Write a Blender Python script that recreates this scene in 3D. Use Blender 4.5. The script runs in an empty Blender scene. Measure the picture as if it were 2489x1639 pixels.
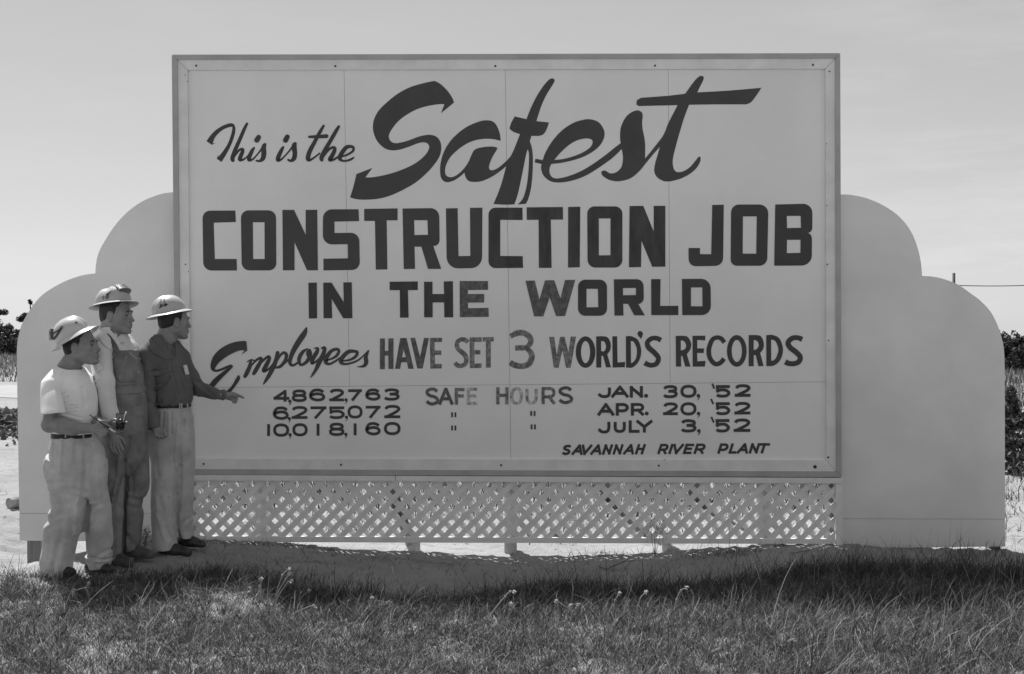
import bpy, math, random
import numpy as np
from mathutils import Vector, Matrix
from mathutils.geometry import tessellate_polygon
C = bpy.context.scene
RNG = np.random.default_rng(7); random.seed(7)
# ------------------------------------------------------------------ camera, world, sun, exposure
F, CX, CY = 2800.0, 1244.5, 819.5            # focal length and centre in photo pixels (2489 x 1639)
YAW, PITCH = 0.01388, -0.01049
CAM = np.array([0.16644, -8.77876, 1.67027])
RGT = np.array([math.cos(YAW), math.sin(YAW), 0.0])
FWD = np.array([-math.sin(YAW)*math.cos(PITCH), math.cos(YAW)*math.cos(PITCH), math.sin(PITCH)])
UPV = np.cross(RGT, FWD)
cam = bpy.data.cameras.new('camera'); camo = bpy.data.objects.new('camera', cam); C.collection.objects.link(camo)
camo.matrix_world = Matrix([[RGT[i], UPV[i], -FWD[i], CAM[i]] for i in range(3)] + [[0, 0, 0, 1]])
cam.sensor_width = 36.0; cam.lens = 36.0*F/2489.0; cam.clip_end = 3000; cam.clip_start = 0.05
C.camera = camo
SUN = Vector((-1.30, 2.05, 3.73)).normalized()
EL = math.asin(SUN.z); AZ = math.atan2(SUN.x, SUN.y)
w = bpy.data.worlds.new('World'); C.world = w; w.use_nodes = True
nt = w.node_tree; nt.nodes.clear(); N = nt.nodes.new; L = nt.links.new
sky = N('ShaderNodeTexSky'); sky.sky_type = 'NISHITA'; sky.sun_disc = False
sky.sun_elevation = EL; sky.sun_rotation = AZ; sky.dust_density = 0.2; sky.air_density = 1.0; sky.ozone_density = 1.0
bw = N('ShaderNodeRGBToBW'); L(sky.outputs[0], bw.inputs[0])
# thin streaky cloud, by direction
geo = N('ShaderNodeNewGeometry'); mp = N('ShaderNodeMapping'); mp.inputs['Scale'].default_value = (1.6, 1.6, 9.0)
mp.inputs['Rotation'].default_value = (0.12, 0.22, 0)
L(geo.outputs['Incoming'], mp.inputs['Vector'])
cn = N('ShaderNodeTexNoise'); cn.inputs['Scale'].default_value = 2.6; cn.inputs['Detail'].default_value = 7; cn.inputs['Roughness'].default_value = 0.6
L(mp.outputs[0], cn.inputs['Vector'])
cr = N('ShaderNodeMapRange'); cr.inputs[1].default_value = 0.46; cr.inputs[2].default_value = 0.72; cr.inputs[3].default_value = 0.0; cr.inputs[4].default_value = 1.0
L(cn.outputs[0], cr.inputs[0])
sx = N('ShaderNodeSeparateXYZ'); L(geo.outputs['Incoming'], sx.inputs[0])           # a bank of cirrus low in the east
mx = N('ShaderNodeMapRange'); mx.inputs[1].default_value = -0.12; mx.inputs[2].default_value = -0.40; mx.inputs[3].default_value = 0.03; mx.inputs[4].default_value = 0.17; L(sx.outputs[0], mx.inputs[0])
cm = N('ShaderNodeMath'); cm.operation = 'MULTIPLY_ADD'; L(cr.outputs[0], cm.inputs[0]); L(mx.outputs[0], cm.inputs[1]); cm.inputs[2].default_value = 0.97
pw = N('ShaderNodeMath'); pw.operation = 'POWER'; pw.inputs[1].default_value = 0.5; L(bw.outputs[0], pw.inputs[0])   # film flattens the sky
mu = N('ShaderNodeMath'); mu.operation = 'MULTIPLY'; L(pw.outputs[0], mu.inputs[0]); L(cm.outputs[0], mu.inputs[1])
bg = N('ShaderNodeBackground'); bg.inputs['Strength'].default_value = 0.15; L(mu.outputs[0], bg.inputs['Color'])
wo = N('ShaderNodeOutputWorld'); L(bg.outputs[0], wo.inputs[0])
sl = bpy.data.lights.new('sun', 'SUN'); sl.energy = 3.8; sl.angle = math.radians(0.5); sl.color = (1, 1, 1)
so = bpy.data.objects.new('sun', sl); C.collection.objects.link(so); so.rotation_euler = SUN.to_track_quat('Z', 'Y').to_euler()
C.view_settings.view_transform = 'Standard'; C.view_settings.look = 'None'; C.view_settings.gamma = 1.0
C.view_settings.exposure = 0.82
C.cycles.max_bounces = 6

def at(u, v, y):                              # photo pixel -> world point on the vertical plane y
    d = RGT*((u-CX)/F) + UPV*((CY-v)/F) + FWD
    return CAM + d*((y-CAM[1])/d[1])

# ------------------------------------------------------------------ materials
def mat(name, g, rough=0.8, var=0.12, scale=6.0, bump=0.0, bscale=80.0, spec=0.3, vscale=(1, 1, 1), detail=6.0, g2=None, lo=0.35, hi=0.65, bd=0.01):
    m = bpy.data.materials.new(name); m.use_nodes = True; t = m.node_tree; p = t.nodes['Principled BSDF']
    p.inputs['Roughness'].default_value = rough; p.inputs['Specular IOR Level'].default_value = spec
    tc = t.nodes.new('ShaderNodeTexCoord'); mp = t.nodes.new('ShaderNodeMapping'); mp.inputs['Scale'].default_value = vscale
    t.links.new(tc.outputs['Object'], mp.inputs[0])
    n = t.nodes.new('ShaderNodeTexNoise'); n.inputs['Scale'].default_value = scale; n.inputs['Detail'].default_value = detail
    n.inputs['Roughness'].default_value = 0.62
    t.links.new(mp.outputs[0], n.inputs['Vector'])
    r = t.nodes.new('ShaderNodeMapRange'); r.inputs[1].default_value = lo; r.inputs[2].default_value = hi
    a, b = (g*(1-var), g*(1+var)) if g2 is None else (g, g2)
    r.inputs[3].default_value = a; r.inputs[4].default_value = b
    t.links.new(n.outputs[0], r.inputs[0]); t.links.new(r.outputs[0], p.inputs['Base Color'])
    if bump:
        n2 = t.nodes.new('ShaderNodeTexNoise'); n2.inputs['Scale'].default_value = bscale; n2.inputs['Detail'].default_value = 4
        t.links.new(mp.outputs[0], n2.inputs['Vector'])
        bu = t.nodes.new('ShaderNodeBump'); bu.inputs['Strength'].default_value = bump; bu.inputs['Distance'].default_value = bd
        t.links.new(n2.outputs[0], bu.inputs['Height']); t.links.new(bu.outputs[0], p.inputs['Normal'])
    return m
M_BOARD = mat('painted_board', 0.80, 0.55, 0.05, 0.9, 0.03, 60)
M_TRIM = mat('painted_trim', 0.74, 0.6, 0.08, 5.0, 0.10, 40, vscale=(1, 1, 1))
M_CASE = mat('grey_casing', 0.40, 0.65, 0.10, 4.0, 0.10, 40)
M_WING = mat('painted_wing', 0.72, 0.6, 0.08, 1.1, 0.03, 50)
M_LATT = mat('lattice_paint', 0.76, 0.65, 0.08, 9.0, 0.10, 60)
M_POST = mat('weathered_wood', 0.16, 0.9, 0.35, 9.0, 0.4, 60, vscale=(3, 3, 0.4))
M_INK = mat('sign_ink', 0.045, 0.42, 0.16, 4.0, 0.06, 30, spec=0.35)
M_INK2 = mat('sign_ink_red', 0.058, 0.42, 0.12, 5.0, 0.05, 30, spec=0.35)
M_INK3 = mat('brushed_ink', 0.05, 0.42, 0.5, 14.0, 0.1, 60, spec=0.35, vscale=(1, 1, 0.25), lo=0.3, hi=0.8)
def glare_mat(name, a, b, lo, hi, sc=55):  # flash glare on the lettering, put into the ink as paler patches
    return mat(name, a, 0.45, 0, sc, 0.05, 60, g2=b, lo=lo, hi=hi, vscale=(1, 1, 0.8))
M_GLARE1 = glare_mat('glare_ink_slight', 0.08, 0.20, 0.42, 0.75, 30)
M_GLARE2 = glare_mat('glare_ink', 0.10, 0.33, 0.40, 0.68, 34)
M_GLARE_WORN3 = glare_mat('glare_worn_ink_heavy', 0.14, 0.62, 0.34, 0.62, 40)  # strongest painted glare, together with real chipping of the letters
M_RUST = mat('rusty_nail', 0.05, 0.8, 0.4, 60)
M_SKIN = mat('skin', 0.24, 0.5, 0.14, 22, 0.12, 160, spec=0.35, bd=0.004)
M_HAIR = mat('hair', 0.022, 0.5, 0.5, 90, 0.5, 240, bd=0.004)
M_EYE = mat('eye', 0.03, 0.2, 0.2, 20, spec=0.6)
M_TEE = mat('white_cotton', 0.84, 0.9, 0.05, 7, 0.10, 240, bd=0.004)
M_KHAKI = mat('khaki_twill', 0.45, 0.9, 0.15, 7, 0.35, 260, bd=0.004)
M_KHAKI2 = mat('worn_khaki_twill', 0.51, 0.9, 0.22, 5, 0.35, 260, bd=0.004)
M_CHAMB = mat('chambray', 0.68, 0.9, 0.06, 8, 0.25, 240, bd=0.004)
M_DENIM = mat('denim', 0.2, 0.9, 0.22, 12, 0.4, 280, bd=0.004)
M_STRAP = mat('denim_strap', 0.12, 0.9, 0.2, 30)
M_STITCH = mat('stitching', 0.36, 0.9, 0.2, 60)
M_DARK = mat('dark_shirt_cloth', 0.125, 0.9, 0.12, 8, 0.25, 240, bd=0.004)
M_BELT = mat('leather_belt', 0.025, 0.45, 0.3, 30)
M_SHOE = mat('leather_shoe', 0.03, 0.38, 0.5, 18, 0.2, 90, spec=0.5)
M_SHOE2 = mat('dusty_leather_shoe', 0.09, 0.8, 0.4, 14, 0.2, 90)
M_HAT = mat('aluminium_hat', 0.44, 0.34, 0.05, 14, 0.03, 40, spec=0.6)
M_HAT1 = mat('bright_metal_hat', 0.5, 0.27, 0.06, 18, 0.04, 40, spec=0.8)
M_HATC = mat('cloth_covered_hat', 0.42, 0.7, 0.08, 11, 0.2, 25, bd=0.006)
M_RUB = mat('rubber', 0.03, 0.5, 0.3, 40, spec=0.4)
M_LENSF = mat('goggle_frame', 0.10, 0.4, 0.3, 40, spec=0.5)
M_METAL = mat('bright_metal', 0.7, 0.25, 0.1, 40, spec=0.8)
M_BADGE = mat('badge_card', 0.6, 0.5, 0.25, 120)
M_LIQ = mat('dark_paint_liquid', 0.02, 0.25, 0.2, 20, spec=0.5)
M_WIRE = mat('cable', 0.06, 0.7, 0.1, 5)
M_BARK = mat('bark', 0.07, 0.9, 0.4, 6, 0.5, 20, vscale=(2, 2, 0.4))
M_SPEC = mat('dark_rubble', 0.10, 0.95, 0.5, 4)
M_WOODL = mat('grey_log_wood', 0.30, 0.9, 0.3, 14, 0.3, 40)

def leafmat(name, a, b, tr=0.3, rough=0.6):
    m = bpy.data.materials.new(name); m.use_nodes = True; t = m.node_tree; p = t.nodes['Principled BSDF']
    g = t.nodes.new('ShaderNodeNewGeometry'); r = t.nodes.new('ShaderNodeMapRange')
    pw = t.nodes.new('ShaderNodeMath'); pw.operation = 'POWER'; pw.inputs[1].default_value = 2.3
    t.links.new(g.outputs['Random Per Island'], pw.inputs[0]); t.links.new(pw.outputs[0], r.inputs[0])
    r.inputs[3].default_value = a; r.inputs[4].default_value = b
    t.links.new(r.outputs[0], p.inputs['Base Color']); p.inputs['Roughness'].default_value = rough; p.inputs['Specular IOR Level'].default_value = 0.25
    td = t.nodes.new('ShaderNodeBsdfTranslucent'); t.links.new(r.outputs[0], td.inputs['Color'])
    mx = t.nodes.new('ShaderNodeMixShader'); mx.inputs[0].default_value = tr
    t.links.new(p.outputs[0], mx.inputs[1]); t.links.new(td.outputs[0], mx.inputs[2])
    t.links.new(mx.outputs[0], t.nodes['Material Output'].inputs['Surface'])
    return m
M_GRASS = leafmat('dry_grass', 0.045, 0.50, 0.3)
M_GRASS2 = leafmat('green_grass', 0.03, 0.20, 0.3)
M_THATCH = leafmat('dead_thatch', 0.04, 0.20, 0.1)
M_LEAF = leafmat('tree_leaf', 0.025, 0.085, 0.25)
M_LEAF2 = leafmat('bush_leaf', 0.04, 0.16, 0.3)
M_WEED = leafmat('weed_stem', 0.35, 0.5, 0.2)
M_FLOW = leafmat('weed_flower', 0.6, 0.8, 0.2)
M_BROAD = leafmat('broad_leaf', 0.10, 0.16, 0.3)

# glass for the jar
M_GLASS = bpy.data.materials.new('jar_glass'); M_GLASS.use_nodes = True
_p = M_GLASS.node_tree.nodes['Principled BSDF']; _p.inputs['Transmission Weight'].default_value = 1.0
_p.inputs['Roughness'].default_value = 0.03; _p.inputs['IOR'].default_value = 1.45

# ------------------------------------------------------------------ helpers
def tag(o, label=None, cat=None, group=None, kind=None):
    if label: o['label'] = label
    if cat: o['category'] = cat
    if group: o['group'] = group
    if kind: o['kind'] = kind
    return o
def empty(name, loc=(0, 0, 0)):
    o = bpy.data.objects.new(name, None); C.collection.objects.link(o); o.location = loc; o.empty_display_size = 0.1
    return o
def mesh(name, V, Fc, m, parent=None, smooth=False, mats=None):
    me = bpy.data.meshes.new(name)
    if isinstance(Fc, np.ndarray):
        V = np.asarray(V, np.float32); n = Fc.shape[1]
        me.vertices.add(len(V)); me.vertices.foreach_set('co', V.ravel())
        me.loops.add(Fc.size); me.loops.foreach_set('vertex_index', Fc.astype(np.int32).ravel())
        me.polygons.add(len(Fc)); me.polygons.foreach_set('loop_start', np.arange(0, Fc.size, n, dtype=np.int32))
        me.update(calc_edges=True); me.validate()
    else:
        me.from_pydata([tuple(map(float, v)) for v in V], [], Fc); me.update()
    if smooth: me.polygons.foreach_set('use_smooth', np.ones(len(me.polygons), bool))
    me.materials.append(m)
    o = bpy.data.objects.new(name, me); C.collection.objects.link(o)
    if parent:
        o.parent = parent; o.matrix_parent_inverse = Matrix.Translation(-Vector(parent_loc(parent)))
    return o
def parent_loc(p): return p.location
def prism_xz(pts, y0, y1):                     # extrude an XZ polygon (list of (x,z)) from y0 (front) to y1
    n = len(pts)
    V = [(x, y0, z) for x, z in pts] + [(x, y1, z) for x, z in pts]
    tris = tessellate_polygon([[Vector((x, z, 0)) for x, z in pts]])
    area = sum(pts[i][0]*pts[(i+1) % n][1]-pts[(i+1) % n][0]*pts[i][1] for i in range(n))
    Fc = []
    for a, b, c in tris:
        s = (pts[b][0]-pts[a][0])*(pts[c][1]-pts[a][1])-(pts[c][0]-pts[a][0])*(pts[b][1]-pts[a][1])
        if s < 0: b, c = c, b
        Fc.append((a, b, c)); Fc.append((a+n, c+n, b+n))
    for i in range(n):
        j = (i+1) % n
        Fc.append((j, i, i+n, j+n) if area > 0 else (i, j, j+n, i+n))
    return V, Fc
def px_poly(P, y=0.0):
    out = []
    for u, v in P:
        q = at(u, v, y); out.append((q[0], q[2]))
    return out
class MB:
    def __init__(s): s.V = []; s.F = []
    def add(s, V, Fc):
        k = len(s.V); s.V += [tuple(v) for v in V]; s.F += [tuple(i+k for i in f) for f in Fc]
    def prism(s, P, y0, y1, yref=None):
        s.add(*prism_xz(px_poly(P, y0 if yref is None else yref), y0, y1))
    def box(s, a, b):
        x0, y0, z0 = a; x1, y1, z1 = b
        s.add([(x0, y0, z0), (x1, y0, z0), (x1, y1, z0), (x0, y1, z0), (x0, y0, z1), (x1, y0, z1), (x1, y1, z1), (x0, y1, z1)],
              [(0, 3, 2, 1), (4, 5, 6, 7), (0, 1, 5, 4), (1, 2, 6, 5), (2, 3, 7, 6), (3, 0, 4, 7)])
    def tube(s, pts, rad, n=8, cap=True):
        pts = [np.array(p, float) for p in pts]; k = len(s.V); m = len(pts)
        rad = rad if hasattr(rad, '__len__') else [rad]*m
        up = np.array([0.13, 0.2, 1.0])
        for i, p in enumerate(pts):
            t = pts[min(i+1, m-1)]-pts[max(i-1, 0)]; t /= np.linalg.norm(t)+1e-9
            a = np.cross(t, up if abs(t[2]) < 0.95 else np.array([1.0, 0.1, 0])); a /= np.linalg.norm(a); b = np.cross(t, a)
            for j in range(n):
                an = 2*math.pi*j/n; s.V.append(tuple(p+rad[i]*(a*math.cos(an)+b*math.sin(an))))
        for i in range(m-1):
            for j in range(n):
                s.F.append((k+i*n+j, k+i*n+(j+1) % n, k+(i+1)*n+(j+1) % n, k+(i+1)*n+j))
        if cap: s.F.append(tuple(k+j for j in reversed(range(n)))); s.F.append(tuple(k+(m-1)*n+j for j in range(n)))
    def build(s, name, m, parent=None, smooth=False): return mesh(name, s.V, s.F, m, parent, smooth)
def catmull(P, closed=False, n=6):
    P = [np.array(p, float) for p in P]; m = len(P); out = []
    if m == 2 and not closed: return P
    for i in range(m if closed else m-1):
        if closed: p0, p1, p2, p3 = P[i-1], P[i], P[(i+1) % m], P[(i+2) % m]
        else: p0, p1, p2, p3 = P[max(i-1, 0)], P[i], P[i+1], P[min(i+2, m-1)]
        for k in range(n):
            t = k/n
            out.append(0.5*((2*p1)+(-p0+p2)*t+(2*p0-5*p1+4*p2-p3)*t*t+(-p0+3*p1-3*p2+p3)*t**3))
    if not closed: out.append(P[-1])
    return out
# ------------------------------------------------------------------ ground
CTRL = []                                      # heights read off the photo where things meet the ground
for u, v, y in [(83, 1394, 0.1), (148, 1394, -1.34), (225, 1386, -1.18), (285, 1372, -1.0), (340, 1358, -0.80), (425, 1352, -0.67), (470, 1332, -0.5),
                (520, 1316, -0.02), (632, 1318, -0.02), (760, 1322, -0.02), (860, 1332, -0.02), (1015, 1345, 0.0), (1245, 1348, 0.06), (1430, 1346, 0.0), (1615, 1344, 0.0),
                (1800, 1334, -0.02), (1950, 1327, -0.02), (2060, 1324, 0.0), (2200, 1322, 0.0), (2330, 1326, 0.0), (2420, 1345, 0.1)]:
    CTRL.append(at(u, v, y))
CTRL = np.array(CTRL)
def height(x, y):
    x = np.asarray(x, float); y = np.asarray(y, float)
    num = np.zeros(np.broadcast(x, y).shape); den = np.full(num.shape, 0.05)
    for cx, cy, cz in CTRL:
        wgt = np.exp(-((x-cx)**2/0.30+(y-cy)**2/0.55)); num += wgt*cz; den += wgt
    h = num/den
    h += 0.018*np.sin(2.1*x+0.7*y+1.0)*np.sin(1.7*y-0.6*x)+0.008*np.sin(5.3*x+1.3)*np.sin(6.1*y+0.4*x)
    far = np.clip((y-1.0)/6.0, 0, 1)
    h += far*(0.05*np.sin(0.9*x+0.5*y)*np.sin(1.3*y)+0.03*np.sin(2.9*y+0.8*x)+0.015*np.sin(7*y+2.2*np.sin(0.9*x)))
    bank = np.exp(-((y-9.8)/2.2)**2)*np.clip((-x-2.0)/3.0, 0, 1); h += 0.22*bank
    fall = np.clip((y-np.where(x < 0, 46.0, 29.0)), 0, 400)*0.07; h -= fall*np.clip(np.abs(x)/4, 0, 1)+fall*(1-np.clip(np.abs(x)/4, 0, 1))
    h += 0.12*np.exp(-((y-43)/3.0)**2)*np.clip(-x/6, 0, 1)*(0.7+0.5*np.sin(0.9*x))
    return h
def gh(x, y): return float(height(x, y))
def axis(pts):
    out = []
    for (a, b, st) in pts: out += list(np.arange(a, b, st))
    return np.array(out+[pts[-1][1]])
gx = axis([(-900, -200, 100), (-200, -60, 20), (-60, -20, 4), (-20, -6, 0.35), (-6, 6, 0.045), (6, 20, 0.35), (20, 60, 4), (60, 200, 20), (200, 900, 100)])
gy = axis([(-60, -12, 6), (-12, -6, 0.5), (-6, 1.6, 0.04), (1.6, 12, 0.12), (12, 60, 0.6), (60, 120, 3), (120, 200, 10), (200, 1500, 100)])
GX, GY = np.meshgrid(gx, gy, indexing='ij'); GZ = height(GX, GY)
near = (np.abs(GX) < 6.5) & (GY > -6.2) & (GY < 12)
GZ = GZ+near*(0.006*RNG.standard_normal(GX.shape))
nx, ny = GX.shape
I = np.arange(nx*ny).reshape(nx, ny)
Q = np.stack([I[:-1, :-1], I[1:, :-1], I[1:, 1:], I[:-1, 1:]], -1).reshape(-1, 4)
M_SAND = bpy.data.materials.new('sand'); M_SAND.use_nodes = True
def sand_nodes(m):
    t = m.node_tree; p = t.nodes['Principled BSDF']; p.inputs['Roughness'].default_value = 0.95; p.inputs['Specular IOR Level'].default_value = 0.1
    tc = t.nodes.new('ShaderNodeTexCoord')
    def noise(sc, det, v=(1, 1, 1), ro=0.6):
        mp = t.nodes.new('ShaderNodeMapping'); mp.inputs['Scale'].default_value = v; t.links.new(tc.outputs['Object'], mp.inputs[0])
        n = t.nodes.new('ShaderNodeTexNoise'); n.inputs['Scale'].default_value = sc; n.inputs['Detail'].default_value = det; n.inputs['Roughness'].default_value = ro
        t.links.new(mp.outputs[0], n.inputs['Vector']); return n.outputs[0]
    def mr(x, a, b, c, d):
        r = t.nodes.new('ShaderNodeMapRange'); r.inputs[1].default_value = a; r.inputs[2].default_value = b; r.inputs[3].default_value = c; r.inputs[4].default_value = d
        t.links.new(x, r.inputs[0]); return r.outputs[0]
    def mul(x, y):
        r = t.nodes.new('ShaderNodeMath'); r.operation = 'MULTIPLY'; t.links.new(x, r.inputs[0]); t.links.new(y, r.inputs[1]); return r.outputs[0]
    base = mr(noise(1.4, 8), 0.3, 0.7, 0.26, 0.36)
    grit = mr(noise(70, 3), 0.3, 0.7, 0.86, 1.1)
    speck = mr(noise(16, 6, (1, 0.55, 1), 0.7), 0.33, 0.40, 0.45, 1.0)
    streak = mr(noise(2.6, 6, (0.35, 2.2, 1), 0.65), 0.30, 0.45, 0.62, 1.0)
    c = mul(mul(mul(base, grit), speck), streak)
    t.links.new(c, p.inputs['Base Color'])
    b = t.nodes.new('ShaderNodeBump'); b.inputs['Strength'].default_value = 0.6; b.inputs['Distance'].default_value = 0.02
    t.links.new(noise(18, 8, (1, 1, 1), 0.7), b.inputs['Height']); t.links.new(b.outputs[0], p.inputs['Normal'])
sand_nodes(M_SAND)
tag(mesh('ground', np.stack([GX, GY, GZ], -1).reshape(-1, 3), Q, M_SAND, None, True), kind='structure')
# pale dirt road crossing on the left, behind the sign
M_ROAD = mat('dirt_road', 0.36, 0.95, 0.10, 0.6, 0.2, 8)
rx = gx[np.abs(gx) <= 60.5]; ry = gy[(gy > 17.0) & (gy < 22.2)]; RV = [(x, y, gh(x, y)+0.012) for x in rx for y in ry]; RF = []; m_ = len(ry)
for i in range(len(rx)-1):
    for j in range(m_-1): a = i*m_+j; RF.append((a, a+m_, a+m_+1, a+1))
tag(mesh('road', RV, RF, M_ROAD, None, True), kind='structure')

# ------------------------------------------------------------------ the big sign
sign = empty('billboard', (0, 0, 0))
tag(sign, 'huge white painted safety record billboard with rounded side wings and a lattice skirt', 'billboard')
YT, YP, YC = -0.022, 0.0, -0.034               # front planes: trim, panels, casing
O = [(420.7, 135.7), (2039.4, 132.0), (2043.0, 1158.0), (431.0, 1152.0)]
I1 = [(434.0, 147.6), (2028.0, 144.2), (2030.6, 1145.0), (443.0, 1139.5)]
I2 = [(457.5, 172.0), (2005.0, 169.0), (2007.6, 1119.0), (466.0, 1115.0)]
def ring(name, A, B, y0, y1, m, lab):
    for k in range(4):
        j = (k+1) % 4; b = MB()
        P = [A[k], A[j], B[j], B[k]]
        c = np.mean(P, 0); P = [tuple(c+(np.array(p)-c)*(0.9994 if k % 2 == 0 else 0.9990)) for p in P]
        b.prism(P, y0, y1, YP); o = b.build(name, m, sign)
    return o
ring('casing', O, I1, YC, 0.10, M_CASE, '')
ring('trim', I1, I2, YT, 0.035, M_TRIM, '')
sx_t = [440, 836, 1228, 1624, 2022]; sx_b = [448, 849.5, 1239.5, 1629, 2026]
def splity(u): return 943.0-(u-450)*(943.0-928.5)/1560
g = 0.36
for k in range(4):
    b = MB(); a0, a1, b0, b1 = sx_t[k]+g, sx_t[k+1]-g, sx_b[k]+g, sx_b[k+1]-g
    b.prism([(a0, 160), (a1, 160), (b1, splity(b1)-g), (b0, splity(b0)-g)], 0.0, 0.012); b.build('panel', M_BOARD, sign)
for a0, a1, b0, b1 in ((448, 1239.5, 450, 1242), (1239.5, 2026, 1242, 2026)):
    b = MB(); a0 += g; b0 += g; a1 -= g; b1 -= g
    b.prism([(a0, splity(a0)+g), (a1, splity(a1)+g), (b1, 1132), (b0, 1132)], 0.0, 0.012); b.build('panel', M_BOARD, sign)
b = MB(); b.prism([(440, 155), (2022, 152), (2024, 1138), (450, 1138)], 0.016, 0.034, YP); b.build('light_stop_board', M_POST, sign)  # unseen board added to stop sun leaking through the panel gaps
# nails with rust, a few missing knots
trim_nails = [(477, 160), (455, 198), (450, 183), (815, 161), (1204, 161), (1592, 160), (1976, 158), (2016, 174), (451, 643), (2011, 643), (2014, 828), (2013, 1112),
              (495, 1128), (829, 1130), (1218, 1131), (1601, 1132), (1981, 1135), (1615, 1118), (458, 660), (2009, 350), (2010, 500)]
for i, (u, v) in enumerate(trim_nails):
    q = at(u, v, YT); r = 0.0085 if i not in (7, 8, 9, 10) else 0.006; b = MB()
    if u in (1981,): r = 0.014
    if u in (450, 455, 458, 1615, 2009, 2010): r = 0.004
    n = 10; V = [(q[0]+r*math.cos(2*math.pi*k/n), YT-0.0015, q[2]+r*0.95*math.sin(2*math.pi*k/n)) for k in range(n)]
    V += [(x, YT+0.004, z) for x, y, z in V]
    b.add(V, [tuple(range(n))]+[(k, k+n, (k+1) % n+n, (k+1) % n) for k in range(n)]); b.build('nail_head', M_RUST, sign)
# boards of the skirt
def board(name, P, y0, y1, m, yref=0.0):
    b = MB(); b.prism(P, y0, y1, yref); return b.build(name, m, sign)
board('rail', [(431.5, 1152.6), (962, 1155.4), (962, 1168), (431.5, 1166)], -0.045, 0.02, M_TRIM)
board('rail', [(963.2, 1155.4), (2045, 1160.5), (2045, 1173.8), (963.2, 1168.4)], -0.042, 0.02, M_TRIM)
board('rail', [(452, 1302.5), (1609.5, 1307.4), (1609.5, 1319.5), (452, 1315.5)], -0.030, 0.006, M_LATT)
board('rail', [(1610.6, 1307.4), (2028.6, 1309.5), (2028.6, 1321), (1610.6, 1319.8)], -0.028, 0.006, M_LATT)
board('stile', [(2029.2, 1174.4), (2044.5, 1174.6), (2046, 1336), (2030.5, 1336)], -0.034, 0.02, M_LATT)
# lattice
xa, zb_ = at(440, 1305, 0)[0], at(1200, 1308.5, 0)[2]; xb = at(2029, 1305, 0)[0]; zt_ = at(1200, 1166, 0)[2]
def clip(P, fn):
    out = []
    for i in range(len(P)):
        a, b = P[i], P[(i+1) % len(P)]; fa, fb = fn(a), fn(b)
        if fa >= 0: out.append(a)
        if (fa >= 0) != (fb >= 0):
            t = fa/(fa-fb); out.append((a[0]+t*(b[0]-a[0]), a[1]+t*(b[1]-a[1])))
    return out
PIT = 36.05/318.6; SW = 0.0435*math.sqrt(2)/2
oc = at(685.7, 1177.6, 0)
bl = MB()
for sgn, y0 in ((1, -0.016), (-1, 0.003)):
    c0 = (oc[2]-sgn*oc[0])+PIT/2
    for k in range(-80, 80):
        c = c0+k*PIT+random.uniform(-0.002, 0.002); hw = SW*random.uniform(0.97, 1.03)
        P = [(-6, sgn*-6+c-hw), (6, sgn*6+c-hw), (6, sgn*6+c+hw), (-6, sgn*-6+c+hw)]
        for fn in (lambda p: p[0]-xa, lambda p: xb-p[0], lambda p: p[1]-zb_, lambda p: zt_-p[1]):
            P = clip(P, fn)
            if not P: break
        if len(P) >= 3: bl.add(*prism_xz(P, y0+random.uniform(-0.0006, 0), y0+0.0085))
bl.build('lattice', M_LATT, sign)
# posts, stakes and rear braces
def post(u0, u1, y0, y1, vt, name='post', m=None, vb=1400):
    b = MB(); a = at(u0, 1300, y0); c = at(u1, 1300, y0)
    zt = at((u0+u1)/2, vt, y0)[2]; zb = gh((a[0]+c[0])/2, y0)-0.3
    b.box((a[0], y0, zb), (c[0], y1, zt)); return b.build(name, m or M_POST, sign)
M_PPOST = mat('painted_post', 0.52, 0.8, 0.15, 8)
post(617, 647, 0.05, 0.15, 160, 'post', M_PPOST); post(1226, 1256, 0.05, 0.15, 160, 'post', M_PPOST); post(1838, 1866, 0.05, 0.15, 160, 'post', M_PPOST)
post(447, 470, 0.105, 0.2, 160); post(2010, 2035, 0.105, 0.2, 160)
post(1008.5, 1021, 0.008, 0.03, 1312, 'stake', M_LATT); post(1609, 1622, 0.008, 0.03, 1312, 'stake', M_LATT)
post(1337, 1361, 0.62, 0.72, 1285, 'stake')
for u in (820, 1440, 1700):
    a = at(u, 700, 0.15); b = MB(); y2 = 2.1
    b.tube([(a[0], 0.14, 2.3), (a[0]+0.25, y2, gh(a[0]+0.25, y2)-0.1)], 0.055, 4); b.build('brace', M_POST, sign)
# wings
def cv(P): return [tuple(q) for q in catmull(P, False, 5)]
lw_up = [(47, 1248.2), (43.6, 1040)]+cv([(42, 950), (41, 853), (44.5, 820), (53, 789), (70, 758), (92.7, 727), (118, 706), (157, 684.5), (196.6, 670.5), (232, 664.5)])+cv([(232.3, 652),
         (236, 627), (244, 605), (256, 584), (271, 560), (288, 538), (305, 520), (324, 504), (344, 491), (366, 480.5), (397, 470.5), (424, 467)])+[(446, 467), (452, 1248.2)]
lw_dn = [(47, 1249.0), (452, 1249.0), (452, 1318), (47.6, 1314.5)]
rw_up = [(2034, 473)]+cv([(2040, 473), (2065, 473.6), (2099, 480), (2120, 487), (2137, 494.5), (2158, 506), (2176, 518.5), (2190, 531), (2202.6, 545.5), (2213, 561), (2222, 579), (2229, 598), (2235, 620), (2239, 643), (2241.4, 671)])+cv([
         (2260, 671.8), (2287, 676.6), (2321, 688.5), (2341, 700), (2360, 714), (2378, 727), (2394, 742), (2407, 757), (2417, 774), (2425, 791), (2432, 812), (2438, 835), (2441, 858), (2442.3, 900)])+[(2443, 1261.8), (2034, 1261)]
rw_dn = [(2034, 1261.8), (2443, 1262.6), (2443.6, 1328.6), (2034, 1334)]
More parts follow.
